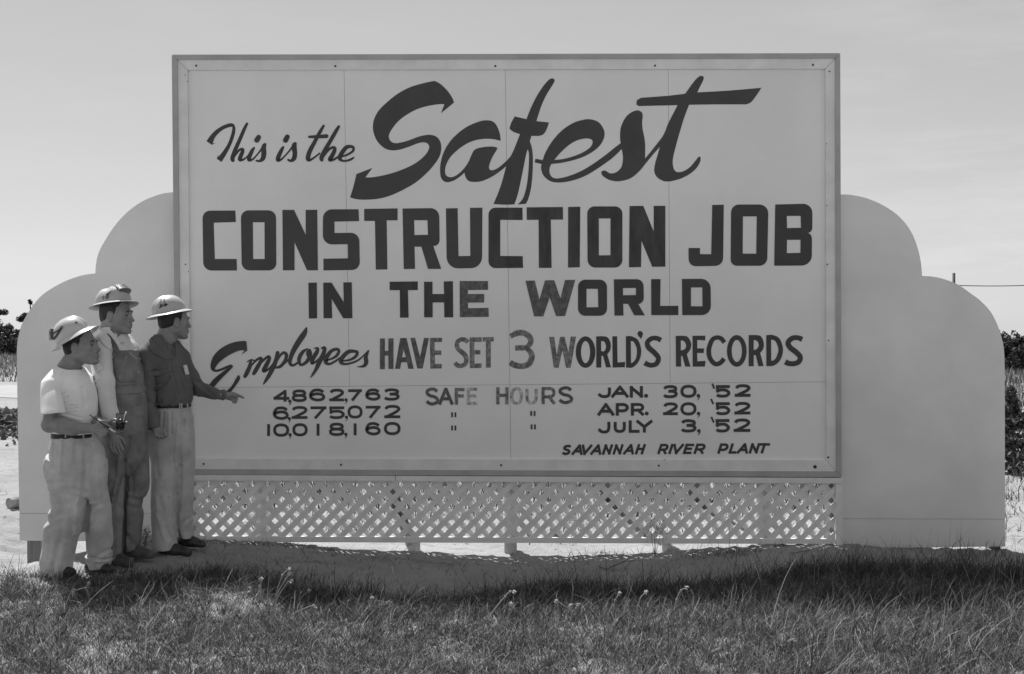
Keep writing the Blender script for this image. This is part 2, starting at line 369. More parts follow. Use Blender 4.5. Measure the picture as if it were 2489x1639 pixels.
for P in ([(60, 1230), (440, 1230), (440, 1268), (60, 1268)], [(2045, 1242), (2432, 1242), (2432, 1282), (2045, 1282)]): board('seam_light_stop', P, 0.0565, 0.075, M_POST, 0.0565)  # unseen strips added behind the wing seams to block sunlight
board('wing_panel', lw_up, 0.028, 0.055, M_WING, 0.028); board('wing_base', lw_dn, 0.0285, 0.054, M_WING, 0.028)
board('wing_panel', rw_up, 0.028, 0.055, M_WING, 0.028); board('wing_base', rw_dn, 0.0285, 0.054, M_WING, 0.028)
def wingpost(u0, u1, ztop):
    b = MB(); a = at(u0, 1330, 0.07); c = at(u1, 1330, 0.07); b.box((a[0], 0.07, gh(a[0], 0.1)-0.3), (c[0], 0.16, ztop))
    return b.build('post', M_POST, sign)
M_WP = mat('pine_post', 0.24, 0.9, 0.25, 9, 0.4, 50, vscale=(4, 4, 0.3))
o = wingpost(66, 100, 1.5); o.data.materials.clear(); o.data.materials.append(M_WP)
wingpost(2404, 2432, 1.5); wingpost(240, 268, 1.9); wingpost(2215, 2243, 1.9)

# ------------------------------------------------------------------ lettering
LY = [0]
def ly():
    LY[0] = (LY[0]+1) % 41
    return -0.0010-0.00008*LY[0]
class Ink:
    def __init__(s, ox, oy, sc): s.o = (ox, oy); s.s = sc; s.V = []; s.F = []
    def px(s, x, y): return (s.o[0]+x/s.s, s.o[1]+y/s.s)
    def loops(s, loops):                       # filled outline (first) with holes (rest), local coordinates
        y = ly(); pts = [px_poly([s.px(*p) for p in lp]) for lp in loops]
        flat = [p for lp in pts for p in lp]
        tr = tessellate_polygon([[Vector((x, z, 0)) for x, z in lp] for lp in pts])
        k = len(s.V); s.V += [(x, y, z) for x, z in flat]
        for a, b, c in tr:
            A, B, D = flat[a], flat[b], flat[c]
            if (B[0]-A[0])*(D[1]-A[1])-(B[1]-A[1])*(D[0]-A[0]) < 0: b, c = c, b
            s.F.append((a+k, b+k, c+k))
    def poly(s, *strs): s.loops([outline(t) for t in strs])
    def stroke(s, pts, w=None, closed=False, cap=False, n=6):
        P = [(p[0], p[1], p[2] if len(p) > 2 else w) for p in pts]
        P = np.array(catmull(P, closed, n)); m = len(P); y = ly()
        Lp, Rp = [], []
        for i in range(m):
            a = P[(i-1) % m if closed else max(i-1, 0)]; b = P[(i+1) % m if closed else min(i+1, m-1)]
            t = (b-a)[:2]; t = t/(np.linalg.norm(t)+1e-9); nrm = np.array([-t[1], t[0]])*max(P[i, 2], 1)/2
            Lp.append(P[i, :2]+nrm); Rp.append(P[i, :2]-nrm)
        L2 = px_poly([s.px(*p) for p in Lp]); R2 = px_poly([s.px(*p) for p in Rp]); k = len(s.V)
        s.V += [(x, y, z) for x, z in L2]+[(x, y, z) for x, z in R2]
        for i in range(m if closed else m-1):
            j = (i+1) % m; s.F.append((k+i, k+j, k+m+j, k+m+i))
        if cap:
            for e in (0, m-1): s.disc(P[e, 0], P[e, 1], P[e, 2]/2)
    def disc(s, cx, cy, rx, ry=None, n=16):
        s.loops([[(cx+rx*math.cos(2*math.pi*k/n), cy+(ry or rx)*math.sin(2*math.pi*k/n)) for k in range(n)]])
    def ringe(s, cx, cy, rx, ry, ix, iy, n=40):
        s.loops([[(cx+a*math.cos(2*math.pi*k/n), cy+b*math.sin(2*math.pi*k/n)) for k in range(n)] for a, b in ((rx, ry), (ix, iy))])
    def build(s, m, label=None):
        o = mesh('lettering', s.V, s.F, m, sign)
        if label: o['label'] = label
        return o
def outline(t):
    """'x,y' corner; 'x,y,r' corner rounded by r; 'x,ys' smooth point of a curve between corners"""
    P = []
    for tok in t.split():
        sm = tok.endswith('s'); tok = tok.rstrip('s'); v = [float(a) for a in tok.split(',')]
        P.append((v[0], v[1], v[2] if len(v) > 2 else 0, sm))
    n = len(P); out = []
    if not any(p[3] for p in P):
        for i in range(n):
            p = np.array(P[i][:2]); r = P[i][2]
            if not r: out.append(tuple(p)); continue
            a = np.array(P[i-1][:2]); b = np.array(P[(i+1) % n][:2]); da = np.linalg.norm(a-p); db = np.linalg.norm(b-p)
            r1, r2 = min(r, da*0.98), min(r, db*0.98)
            A = p+(a-p)/da*r1; B = p+(b-p)/db*r2; c = 0.56
            for k in range(8):
                t2 = k/7; out.append(tuple((1-t2)**3*A+3*(1-t2)**2*t2*(A+(p-A)*c)+3*(1-t2)*t2**2*(B+(p-B)*c)+t2**3*B))
        return out
    st = next((i for i in range(n) if not P[i][3]), None)
    if st is None: return [tuple(q) for q in catmull([p[:2] for p in P], True, 6)]
    P = P[st:]+P[:st]; P.append(P[0]); seg = [P[0]]
    for p in P[1:]:
        seg.append(p)
        if not p[3]:
            c = catmull([q[:2] for q in seg], False, 6); out += [tuple(q) for q in c[:-1]]; seg = [p]
    return out
# small script: This is the
k = Ink(490, 290, 5.995)
k.poly('72,322 120,250s 200,165s 300,100s 390,65s 440,60s 475,80s 492,130s 488,200s 460,300s 410,420s 350,530s 290,625 222,577 240,524 250,545 310,470s 380,360s 425,240s 447,150s 447,112 400,118s 320,150s 250,205s 195,270s 162,352 200,352 150,375')
for st in ([(662, 66, 36), (620, 150, 50), (560, 290, 54), (490, 450, 60), (452, 560, 64), (455, 600, 54)],
           [(470, 560, 20), (540, 460, 34), (590, 437, 40), (600, 465, 52), (570, 540, 60), (555, 590, 50), (600, 592, 34), (660, 550, 22), (710, 490, 26), (765, 420, 32)],
           [(765, 420, 32), (740, 455, 50), (700, 540, 62), (690, 595, 48), (740, 588, 30), (800, 530, 24), (870, 440, 30), (905, 385, 46), (925, 366, 40)],
           [(925, 368, 42), (905, 420, 72), (908, 500, 74), (892, 575, 66), (845, 610, 38), (800, 605, 28)],
           [(1190, 408, 34), (1165, 450, 52), (1120, 550, 64), (1112, 598, 52), (1160, 588, 30), (1220, 530, 24), (1310, 425, 26), (1345, 370, 50), (1368, 352, 36)],
           [(1368, 355, 38), (1350, 410, 74), (1360, 500, 66), (1345, 575, 66), (1300, 608, 38), (1262, 592, 30)],
           [(1778, 98, 36), (1730, 180, 50), (1650, 330, 56), (1580, 460, 64), (1550, 560, 66), (1565, 595, 50), (1620, 575, 30), (1720, 500, 25)],
           [(1570, 258, 36), (1700, 255, 50), (1820, 248, 58)],
           [(2000, 108, 38), (1950, 190, 54), (1870, 330, 56), (1790, 470, 64), (1750, 560, 66), (1752, 595, 50)],
           [(1770, 560, 20), (1850, 450, 34), (1915, 412, 40), (1942, 440, 52), (1905, 530, 62), (1868, 590, 56), (1920, 592, 34), (1990, 550, 30)],
           [(2030, 545, 22), (2110, 525, 30), (2200, 470, 34), (2213, 420, 40), (2180, 400, 44), (2110, 412, 58), (2040, 500, 62), (2015, 570, 60), (2050, 605, 34), (2120, 605, 30), (2180, 585, 32), (2215, 560, 24)]):
    k.stroke(st, cap=True)
for a, b in (((806, 306), (832, 264)), ((1225, 308), (1250, 258))):
    k.stroke([(a[0], a[1], 76), (b[0], b[1], 70)], cap=True)
k.build(M_INK, 'small black brush script reading This is the')
# big script: Safest
k = Ink(840, 180, 4.7475)
k.poly('1030,82 1100,120s 1180,200s 1230,275s 1252,330 1100,455 1140,350 1080,350s 950,370s 820,410s 700,475s 610,545s 540,630s 500,710s 515,770s 560,797s 620,795s 720,770s 850,722s 950,703s 1030,715s 1085,765s 1105,850s 1085,950s 1020,1050s 930,1150s 800,1260s 640,1350s 500,1410s 370,1442s 220,1452s 120,1445s 52,1425 90,1300s 125,1155 310,1085 228,1195 330,1190s 500,1155s 650,1105s 790,1040s 890,965s 945,900s 965,840s 940,800s 890,790s 830,803s 720,845s 620,875s 530,882s 450,858s 380,795s 335,715s 315,620s 330,520s 385,420s 480,325s 600,230s 740,155s 880,112s 1000,85s')
k.poly('1790,773 1780,690s 1745,600s 1700,550s 1630,535s 1540,550s 1400,610s 1280,700s 1190,800s 1130,910s 1100,1010s 1090,1110s 1100,1190s 1130,1235s 1180,1250s 1250,1230s 1320,1185s 1372,1140 1385,1190s 1420,1235s 1490,1247s 1580,1235s 1700,1180s 1800,1110s 1872,1050 1899,955 1860,1000s 1780,1070s 1720,1105s 1675,1110s 1655,1085s 1665,1030s 1700,950s 1748,868s 1735,845s 1660,838s 1560,850s 1490,875s 1455,930s 1410,1030s 1340,1120s 1270,1175s 1210,1192s 1160,1170s 1148,1110s 1165,1040s 1210,960s 1290,880s 1390,810s 1490,768s 1600,750s 1700,753s')
k.o = (1160, 180)
k.poly('868,52s 893,70s 880,110s 800,240s 740,370s 683,545 828,560 805,630s 770,690s 720,714s 625,716 607,778 630,850s 642,960s 638,1150s 620,1320s 590,1440s 560,1500 470,1507 530,1430s 570,1290s 590,1130s 597,990s 595,910s 582,870 560,950s 520,1150s 470,1380s 428,1505 340,1510s 187,1503 250,1350s 290,1230s 335,1062 385,950 420,880s 460,780s 493,695 420,670s 372,632 390,570s 432,490 568,522 620,390s 690,250s 770,130s 830,65s')
k.poly('672,978 755,995 790,900s 870,770s 980,650s 1110,565s 1220,530s 1300,523s 1390,550s 1450,620s 1470,700s 1440,790s 1370,870s 1260,940s 1130,990s 980,1025s 855,1040 835,1090s 838,1150s 870,1195s 940,1205s 1050,1180s 1200,1120s 1350,1030s 1500,920s 1600,840s 1655,800 1670,865 1560,970s 1400,1085s 1250,1175s 1100,1230s 960,1253s 850,1240s 770,1180s 738,1100s 742,1040 662,1022',
       '890,993 960,910s 1060,820s 1160,765s 1260,745s 1320,760s 1330,800s 1300,850s 1220,905s 1110,950s 1000,980s')
k.o = (1460, 170); k.s = 5.4025
k.poly('490,533s 540,560s 553,610s 545,680s 550,770s 575,900s 585,1000s 583,1165 650,1085s 740,970s 810,880s 850,800 845,920 780,1010s 690,1110s 600,1220s 500,1340s 400,1420s 300,1455s 200,1465s 100,1440s 30,1395s 8,1350s 30,1325s 70,1328s 110,1355s 160,1360s 220,1335s 270,1280s 290,1200s 290,1120s 270,1010s 255,900s 260,780s 295,680s 350,600s 420,550s')
k.poly('1325,80s 1352,95s 1345,140s 1300,230s 1268,297 1700,272s 2110,236 2050,330s 1975,425s 1910,455 1500,455 1160,460 1100,620s 1050,780s 990,990s 950,1160s 950,1260s 975,1325s 1020,1345s 1090,1330s 1170,1280s 1240,1200s 1285,1145s 1310,1150s 1305,1210s 1250,1300s 1150,1380s 1020,1440s 870,1468s 780,1440s 725,1390s 703,1320s 715,1230s 740,1140s 780,1010s 830,860s 880,720s 950,580s 1010,465 500,477 468,455 475,400 530,368 880,342 1110,315 1180,215s 1250,125s 1300,85s')
k.build(M_INK2, 'large black brush script reading Safest')
# CONSTRUCTION JOB
k = Ink(480, 490, 5.95)
k.poly('72,132,115 548,132 556,298 236,308 252,832 568,832 572,1000 85,1000,120')
k.poly('627,128,115 1137,128,115 1142,998,110 640,998,115', '802,302 970,302 972,832 806,832')
k.poly('1228,122 1398,122 1565,480 1565,122 1733,120 1743,996 1585,996 1405,592 1405,996 1236,996')
k.poly('1815,115,130 2330,112 2338,285 1982,292 1982,456 2340,452,125 2350,990,115 1822,998 1822,828 2178,822 2175,618 1812,625,140')
k.o = (860, 490)
k.poly('150,108 634,100 634,274 476,274 486,984 318,986 306,282 150,282')
k.poly('705,102 1235,95,130 1243,645,92 1150,645 1266,976 1073,976 978,655 878,655 886,976 722,978', '873,272 1065,272 1072,482 878,486')
k.poly('1332,100 1502,97 1515,790 1685,788 1680,92 1860,90 1855,965,165 1345,970,165')
k.build(M_INK2, 'heavy black block capitals CONSTRU of CONSTRUCTION')
k = Ink(1180, 490, 5.174)
k.poly('38,78,90 466,78 468,234 186,232 186,685 468,688 474,836 38,840,90')
k.poly('518,74 974,70 976,228 822,230 832,836 672,836 668,232 520,232')
k.poly('1040,70 1192,66 1186,828 1038,832')
k.poly('1279,62,95 1722,62,95 1722,832,100 1284,832,100', '1426,214 1572,214 1572,676 1426,678')
k.poly('1812,58 1985,56 2116,380 2116,56 2262,54 2262,820 2098,822 1962,495 1956,826 1804,828')
k.build(M_INK3, 'heavy black block capitals CTION of CONSTRUCTION')
k = Ink(1650, 480, 7.0)
k.poly('568,130 764,126 752,1165,135 168,1175,125 164,862 360,862 360,966 550,968')
k.poly('890,122,135 1524,122,155 1502,1165,135 880,1165,110', '1090,325 1325,325 1316,958 1086,958')
k.poly('1640,122 2272,106,165 2270,606,95 2190,608 2264,612,95 2262,1160,175 1622,1164', '1836,318 2072,315 2078,518 1840,524', '1840,724 2070,722 2068,944 1836,950')
k.build(M_INK, 'heavy black block capitals JOB')
# IN THE WORLD
k = Ink(740, 670, 4.76)
k.poly('46,84 144,82 147,496 52,498'); k.poly('218,82 314,82 456,310 450,80 548,78 556,494 450,496 316,270 322,494 222,494')
k.build(M_INK, 'black block capitals IN')
k = Ink(740, 670, 4.76)
k.poly('986,72 1312,68 1312,168 1198,170 1206,488 1106,488 1104,170 986,170'); k.poly('1384,72 1482,72 1482,214 1616,214 1612,68 1718,66 1722,484 1618,484 1616,312 1484,312 1484,484 1386,484')
k.build(M_INK3, 'black block capitals TH of THE')
k = Ink(740, 670, 4.76)
k.poly('1796,64 2124,64 2124,166 1892,168 1890,214 2080,214 2080,312 1892,314 1892,378 2130,374 2132,478 1798,482')
k.build(M_GLARE1, 'capital E of THE, slightly paled by painted glare'); k = Ink(1260, 670, 4.76)
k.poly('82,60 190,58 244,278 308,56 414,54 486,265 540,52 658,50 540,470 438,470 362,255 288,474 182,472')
k.build(M_GLARE1, 'block capital W of WORLD, slightly paled by painted glare')
k = Ink(1260, 670, 4.76)
k.poly('690,48,85 1024,48,85 1026,466,85 690,466,85', '788,154 920,154 924,366 788,368')
k.poly('1104,44 1446,42,80 1452,326,72 1386,330 1464,462 1340,460 1270,328 1212,328 1216,464 1112,464', '1210,146 1360,144 1360,226 1210,228')
k.poly('1536,42 1644,42 1640,352 1850,350 1850,458 1538,458'); k.poly('1892,40 2222,38,110 2228,458,110 1896,458', '1996,138 2128,138 2130,356 1996,356')
k.build(M_INK, 'black block capitals ORLD of WORLD')
# Employees
k = Ink(500, 780, 5.805)
k.poly('575,292 587,410 575,430s 500,478 550,420 480,420s 390,455s 290,510s 200,580s 150,640s 132,680s 160,688s 220,670s 300,635s 360,618s 385,640s 370,670s 300,740s 210,830s 155,890s 125,930 48,908 90,850s 150,790s 240,720s 305,672 220,705s 150,722s 95,705s 70,660s 75,590s 110,500s 190,410s 300,340s 420,298s 545,284s')
k.poly('458,765 480,780s 485,820s 450,880s 372,985 320,978 380,900s 430,810s')
k.stroke([(90, 915, 72), (60, 990, 70), (110, 1050, 50), (200, 1055, 40), (280, 1030, 44), (350, 975, 50)], cap=True)
for st in ([(585, 580, 12), (640, 552, 24), (690, 562, 18)], [(640, 560, 30), (620, 650, 56), (580, 740, 60), (555, 785, 50)],
           [(640, 640, 18), (710, 560, 34), (768, 527, 40), (785, 552, 48), (740, 640, 60), (700, 710, 60), (678, 748, 46)],
           [(720, 660, 18), (800, 570, 34), (878, 507, 40), (900, 532, 48), (860, 620, 64), (820, 695, 60), (835, 712, 38), (890, 680, 30), (950, 610, 28), (990, 540, 38)],
           [(1015, 452, 54), (1000, 530, 60), (960, 640, 66), (900, 760, 60), (850, 840, 44), (818, 893, 20)],
           [(1010, 570, 18), (1060, 480, 34), (1110, 450, 42), (1140, 490, 52), (1120, 560, 46), (1060, 640, 46), (990, 662, 30)], [(1110, 600, 34), (1180, 540, 24)],
           [(1422, 102, 26), (1390, 180, 74), (1310, 300, 80), (1230, 440, 68), (1190, 560, 54), (1200, 615, 48), (1240, 628, 36), (1300, 590, 28)],
           [(1440, 395, 18), (1370, 440, 50), (1320, 530, 56), (1330, 610, 42), (1375, 615, 40), (1440, 560, 52), (1475, 470, 54), (1465, 415, 42)], [(1467, 418, 40), (1440, 440, 38), (1440, 490, 34), (1480, 520, 24), (1520, 490, 22)],
           [(1535, 390, 16), (1580, 387, 34), (1570, 440, 56), (1510, 540, 60), (1500, 600, 40), (1550, 580, 30), (1620, 520, 28)],
           [(1640, 385, 28), (1680, 387, 50), (1660, 470, 60), (1610, 570, 68), (1560, 680, 50), (1510, 760, 32), (1480, 803, 8)],
           [(1690, 565, 20), (1790, 530, 32), (1850, 490, 40), (1880, 430, 42), (1850, 400, 42), (1770, 430, 50), (1700, 530, 62), (1700, 590, 54), (1750, 610, 34), (1830, 570, 30), (1900, 520, 26)],
           [(1910, 565, 18), (2020, 555, 32), (2110, 510, 42), (2140, 450, 44), (2100, 430, 44), (2010, 440, 58), (1920, 530, 60), (1910, 585, 54), (1960, 610, 34), (2060, 595, 30), (2160, 550, 26), (2240, 480, 20), (2295, 425, 26)],
           [(2297, 428, 24), (2260, 510, 54), (2265, 590, 60), (2225, 640, 40), (2140, 648, 8)]):
    k.stroke(st, cap=True)
k.build(M_INK2, 'slanting black brush script reading Employees')
# HAVE SET 3 WORLD'S RECORDS
k = Ink(900, 790, 5.667)
k.poly('134,188 202,186 202,358 250,358 250,186 320,184 320,606 250,606 250,422 202,422 202,608 134,610'); k.poly('412,182 500,180 600,606 524,606 504,514 428,516 412,606 340,606', '460,345 490,444 436,446')
k.poly('552,180 618,178 686,440 740,180 810,180 722,600 648,602')
k.build(M_GLARE1, 'narrow capitals HAV of HAVE')
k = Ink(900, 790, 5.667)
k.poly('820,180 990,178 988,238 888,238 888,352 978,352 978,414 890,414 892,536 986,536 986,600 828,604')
k.build(M_GLARE2, 'capital E of HAVE, paled by painted glare'); k = Ink(900, 790, 5.667)
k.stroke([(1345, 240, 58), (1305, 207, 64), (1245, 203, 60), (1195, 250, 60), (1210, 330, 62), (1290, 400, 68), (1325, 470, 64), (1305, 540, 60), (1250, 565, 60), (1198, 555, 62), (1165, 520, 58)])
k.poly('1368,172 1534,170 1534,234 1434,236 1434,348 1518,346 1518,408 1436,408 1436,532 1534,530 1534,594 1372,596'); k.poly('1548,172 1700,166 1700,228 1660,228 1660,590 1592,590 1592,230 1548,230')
k.build(M_GLARE2, 'capitals SET, paled by painted glare'); k = Ink(900, 790, 5.667)
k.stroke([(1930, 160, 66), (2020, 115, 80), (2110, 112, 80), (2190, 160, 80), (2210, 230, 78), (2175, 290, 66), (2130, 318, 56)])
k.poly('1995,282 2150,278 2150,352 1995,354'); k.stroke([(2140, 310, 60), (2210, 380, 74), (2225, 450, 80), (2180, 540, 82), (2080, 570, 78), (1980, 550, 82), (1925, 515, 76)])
k.build(M_GLARE2, 'large figure 3, paled by painted glare'); k = Ink(1320, 790, 7.4375)
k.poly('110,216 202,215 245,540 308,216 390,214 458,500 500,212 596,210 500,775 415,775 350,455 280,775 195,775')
k.build(M_GLARE2, "capital W, paled by painted glare, of WORLD'S")
k = Ink(1320, 790, 7.4375)
k.ringe(768, 492, 178, 285, 82, 200)
k.poly('960,208 1090,206s 1170,230s 1220,330s 1215,450s 1160,530 1228,768 1138,768 1085,560 1055,558 1052,770 962,772', '1050,292 1070,293s 1110,310s 1138,390s 1110,470s 1050,475')
k.poly('1252,206 1338,204 1346,680 1484,668 1478,766 1258,772')
k.poly('1496,206 1600,206s 1720,280s 1775,470s 1735,650s 1620,768s 1500,770', '1585,292 1640,310s 1695,440s 1680,600s 1620,680s 1590,686')
k.poly('1755,108s 1805,150s 1795,200s 1770,255 1715,185s 1712,140s')
k.stroke([(2130, 278, 92), (2060, 243, 85), (1960, 247, 85), (1885, 320, 88), (1910, 410, 95), (2010, 500, 95), (2085, 600, 90), (2050, 700, 88), (1960, 730, 86), (1885, 712, 90), (1838, 685, 95)])
k.build(M_INK, "narrow black capitals ORLD'S"); k = Ink(1620, 790, 6.8)
k.poly('152,182 270,180s 350,200s 405,300s 395,400s 335,485 398,690 310,690 262,512 240,512 242,690 156,690', '236,256 290,270s 325,340s 300,400s 236,424')
k.poly('430,180 640,178 640,256 508,250 508,388 618,388 616,464 506,464 508,602 645,594 634,690 432,690')
k.stroke([(958, 292, 74), (905, 228, 74), (835, 208, 70), (755, 250, 74), (700, 400, 78), (715, 540, 76), (780, 630, 76), (840, 647, 76), (905, 615, 76), (950, 556, 74)])
k.ringe(1162, 430, 163, 262, 85, 182)
k.poly('1358,170 1480,168s 1560,190s 1605,290s 1600,390s 1548,465 1604,680 1520,684 1475,500 1440,500 1440,684 1358,684', '1440,248 1500,270s 1525,340s 1490,400s 1440,416')
k.poly('1648,170 1760,168s 1870,230s 1925,400s 1885,570s 1780,670s 1650,682', '1728,242 1800,270s 1850,400s 1820,520s 1780,580s 1730,592')
k.stroke([(2242, 240, 88), (2170, 212, 80), (2080, 220, 84), (2010, 290, 86), (2040, 370, 88), (2140, 450, 90), (2210, 530, 84), (2185, 610, 84), (2100, 642, 84), (2015, 635, 88), (1962, 610, 92)])
k.build(M_INK, 'narrow black capitals RECORDS')
# wide figures and capitals as pen strokes
GL = {'0': ['O'], 'O': ['O'], '1': [[(.5, 0), (.5, 1)]], 'I': [[(.5, 0), (.5, 1)]],
      '2': [[(.02, .26), (.13, .08), (.45, 0), (.85, .05), (1, .25), (.85, .48), (.45, .76), (.06, 1)], [(0, 1), (1, 1)]],
      '3': [[(.02, .2), (.2, .04), (.55, 0), (.88, .07), (.95, .24), (.82, .4), (.36, .46)], [(.36, .46), (.82, .49), (1, .7), (.86, .93), (.5, 1), (.16, .96), (0, .84)]],
      '4': [[(0, .76), (.74, .02)], [(.78, 0), (.78, 1)], [(.0, .78), (1, .78)]],
      '5': [[(.96, 0), (.04, 0)], [(.06, 0), (.06, .46)], [(.06, .42), (.35, .35), (.75, .38), (1, .65), (.85, .92), (.5, 1), (.15, .96), (0, .85)]],
      '6': [[(.97, .2), (.75, .04), (.5, 0), (.2, .08), (.0, .45), (.08, .82), (.5, 1), (.88, .92), (1, .7), (.86, .46), (.5, .38), (.15, .48), (.02, .62)]],
      '7': [[(0, 0), (.98, 0)], [(.92, .02), (.3, 1)]], '8': ['8'],
      'J': [[(.98, 0), (.98, .6), (.85, .92), (.5, 1), (.2, .92), (0, .7)]], 'A': [[(0, 1), (.48, 0)], [(.52, 0), (1, 1)], [(.2, .68), (.8, .68)]],
      'N': [[(0, 1), (0, 0)], [(0, .03), (1, .97)], [(1, 1), (1, 0)]], 'P': [[(0, 1), (0, 0)], [(0, 0), (.7, 0), (1, .18), (1, .45), (.7, .64), (0, .64)]],
      'R': [[(0, 1), (0, 0)], [(0, 0), (.7, 0), (.98, .15), (.98, .42), (.7, .58), (0, .58)], [(.55, .58), (1, 1)]],
      'U': [[(0, 0), (0, .6), (.12, .9), (.5, 1), (.88, .9), (1, .6), (1, 0)]], 'L': [[(0, 0), (0, 1)], [(0, 1), (1, 1)]],
      'Y': [[(0, 0), (.5, .55)], [(1, 0), (.5, .55)], [(.5, .5), (.5, 1)]], 'F': [[(0, 1), (0, 0)], [(0, 0), (1, 0)], [(0, .47), (.9, .47)]],
      'E': [[(0, 1), (0, 0)], [(0, 0), (1, 0)], [(0, .48), (.85, .48)], [(0, 1), (1, 1)]], 'H': [[(0, 1), (0, 0)], [(1, 1), (1, 0)], [(0, .46), (1, .46)]],
      'S': [[(.95, .17), (.75, .03), (.45, 0), (.1, .1), (.06, .3), (.35, .46), (.7, .52), (.98, .68), (.95, .88), (.6, 1), (.25, .97), (0, .82)]],
      'V': [[(0, 0), (.5, 1)], [(1, 0), (.5, 1)]], 'T': [[(0, 0), (1, 0)], [(.5, 0), (.5, 1)]]}
def glyph(k, ch, x0, y0, x1, y1, w, slant=0.0):
    a = w/2
    def M(p):
        X = x0+a+p[0]*(x1-x0-w); Y = y0+a+p[1]*(y1-y0-w)
        return (X+slant*(y1-Y), Y)
    for s in GL[ch]:
        if s in ('O', '8'):
            els = [(.5, .5, .5, .5)] if s == 'O' else [(.5, .235, .45, .235), (.5, .735, .5, .265)]
            for cx, cy, rx, ry in els:
                n = 24; pts = []
                for i in range(n):
                    t = 2*math.pi*i/n; c, si = math.cos(t), math.sin(t); e = 0.86
                    pts.append(M((cx+rx*math.copysign(abs(c)**e, c), cy+ry*math.copysign(abs(si)**e, si))))
                k.stroke(pts, w, closed=True, n=2)
        else:
            pts = [M(p) for p in s]
            if len(pts) == 2:                  # straight strokes run to the full box edge
                v = np.array(pts[1])-np.array(pts[0]); v = v/np.linalg.norm(v)*a
                pts = [tuple(np.array(pts[0])-v*0.98), tuple(np.array(pts[1])+v*0.98)]
            k.stroke(pts, w)
def comma(k, x, y, r=26):
    k.disc(x, y, r); k.stroke([(x+r*0.5, y+r*0.2, r*1.0), (x+r*0.35, y+r*1.3, r*0.6), (x-r*0.6, y+r*2.6, 4)])
for lab, gl, cm in (
    ('black figures 4,862,763', [('4', 232, 122, 486, 308), ('8', 525, 112, 766, 314), ('6', 803, 98, 1062, 304), ('2', 1128, 100, 1364, 302), ('7', 1430, 108, 1655, 296), ('6', 1706, 96, 1950, 292), ('3', 1998, 94, 2258, 292)], [(494, 300), (1396, 278)]),
    ('black figures 6,275,072', [('6', 222, 384, 476, 600), ('2', 520, 378, 776, 586), ('7', 824, 384, 1085, 584), ('5', 1118, 384, 1376, 588), ('0', 1420, 368, 1662, 580), ('7', 1712, 374, 1955, 574), ('2', 2008, 360, 2268, 574)], [(485, 580), (1402, 556)]),
    ('black figures 10,018,160', [('1', 128, 668, 176, 860), ('0', 226, 658, 482, 872), ('0', 534, 654, 780, 866), ('1', 920, 662, 974, 856), ('8', 1122, 646, 1370, 860), ('1', 1518, 656, 1566, 848), ('6', 1706, 636, 1952, 850), ('0', 2006, 634, 2272, 846)], [(496, 838), (1392, 832)])):
    k = Ink(630, 930, 6.611)
    for ch, a, b, c, d in gl: glyph(k, ch, a, b, c, d, 46)
    for x, y in cm: comma(k, x, y)
    k.build(M_INK, lab)
for m, lab, items in ((M_GLARE1, 'capitals SA of SAFE', (('S', 140, 72, 342, 332), ('A', 330, 78, 548, 322))), (M_GLARE1, 'capital S of HOURS', (('S', 2062, 54, 2278, 312),)),
                      (M_GLARE2, 'capital F of SAFE, paled by painted glare', (('F', 568, 78, 710, 322),)), (M_GLARE2, 'capital H of HOURS, paled by painted glare', (('H', 1168, 68, 1345, 318),)), (M_GLARE2, 'capital R of HOURS, paled by painted glare', (('R', 1822, 66, 2022, 315),)),
                      (M_GLARE_WORN3, 'chipped capital E of SAFE, also paled by painted glare', (('E', 740, 75, 896, 325),)), (M_GLARE_WORN3, 'chipped capitals OU of HOURS, also paled by painted glare', (('O', 1370, 65, 1555, 325), ('U', 1590, 68, 1768, 318)))):
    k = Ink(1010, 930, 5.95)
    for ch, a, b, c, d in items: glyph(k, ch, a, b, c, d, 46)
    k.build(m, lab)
for a, b in ((516, 430), (516, 622), (1660, 412), (1666, 606)):
    k = Ink(1010, 930, 5.95)
    for x in (a, a+48): k.poly('%g,%g %g,%g %g,%g %g,%g' % (x, b, x+26, b, x+26, b+72, x, b+72))
    k.build(M_INK3, 'pair of black ditto marks')
for lab, gl, dots, cm, tk in (
    ("black date JAN. 30, '52", [('J', 122, 104, 314, 272), ('A', 315, 104, 556, 266), ('N', 572, 104, 752, 266), ('3', 1022, 92, 1232, 274), ('0', 1268, 88, 1490, 268), ('5', 1750, 92, 1956, 266), ('2', 2016, 80, 2234, 254)], [(795, 240)], (1515, 238), (1708, 72, 1734, 143)),
    ("black date APR. 20, '52", [('A', 126, 344, 358, 514), ('P', 378, 340, 552, 514), ('R', 586, 340, 768, 514), ('2', 1028, 330, 1234, 508), ('0', 1268, 328, 1490, 512), ('5', 1748, 328, 1956, 508), ('2', 2010, 324, 2232, 498)], [(805, 484)], (1517, 484), (1690, 284, 1722, 355)),
    ("black date JULY 3, '52", [('J', 122, 576, 306, 760), ('U', 350, 578, 516, 752), ('L', 556, 578, 706, 750), ('Y', 660, 574, 884, 748), ('3', 1268, 562, 1490, 746), ('5', 1746, 560, 1950, 746), ('2', 2002, 552, 2230, 738)], [], (1522, 722), (1694, 530, 1728, 608))):
    k = Ink(1430, 920, 5.667)
    for ch, a, b, c, d in gl: glyph(k, ch, a, b, c, d, 42)
    for x, y in dots: k.disc(x, y, 27)
    comma(k, cm[0], cm[1], 25); k.stroke([tk[:2], tk[2:]], 26)
    k.build(M_INK, lab)
k = Ink(1350, 1060, 4.407)
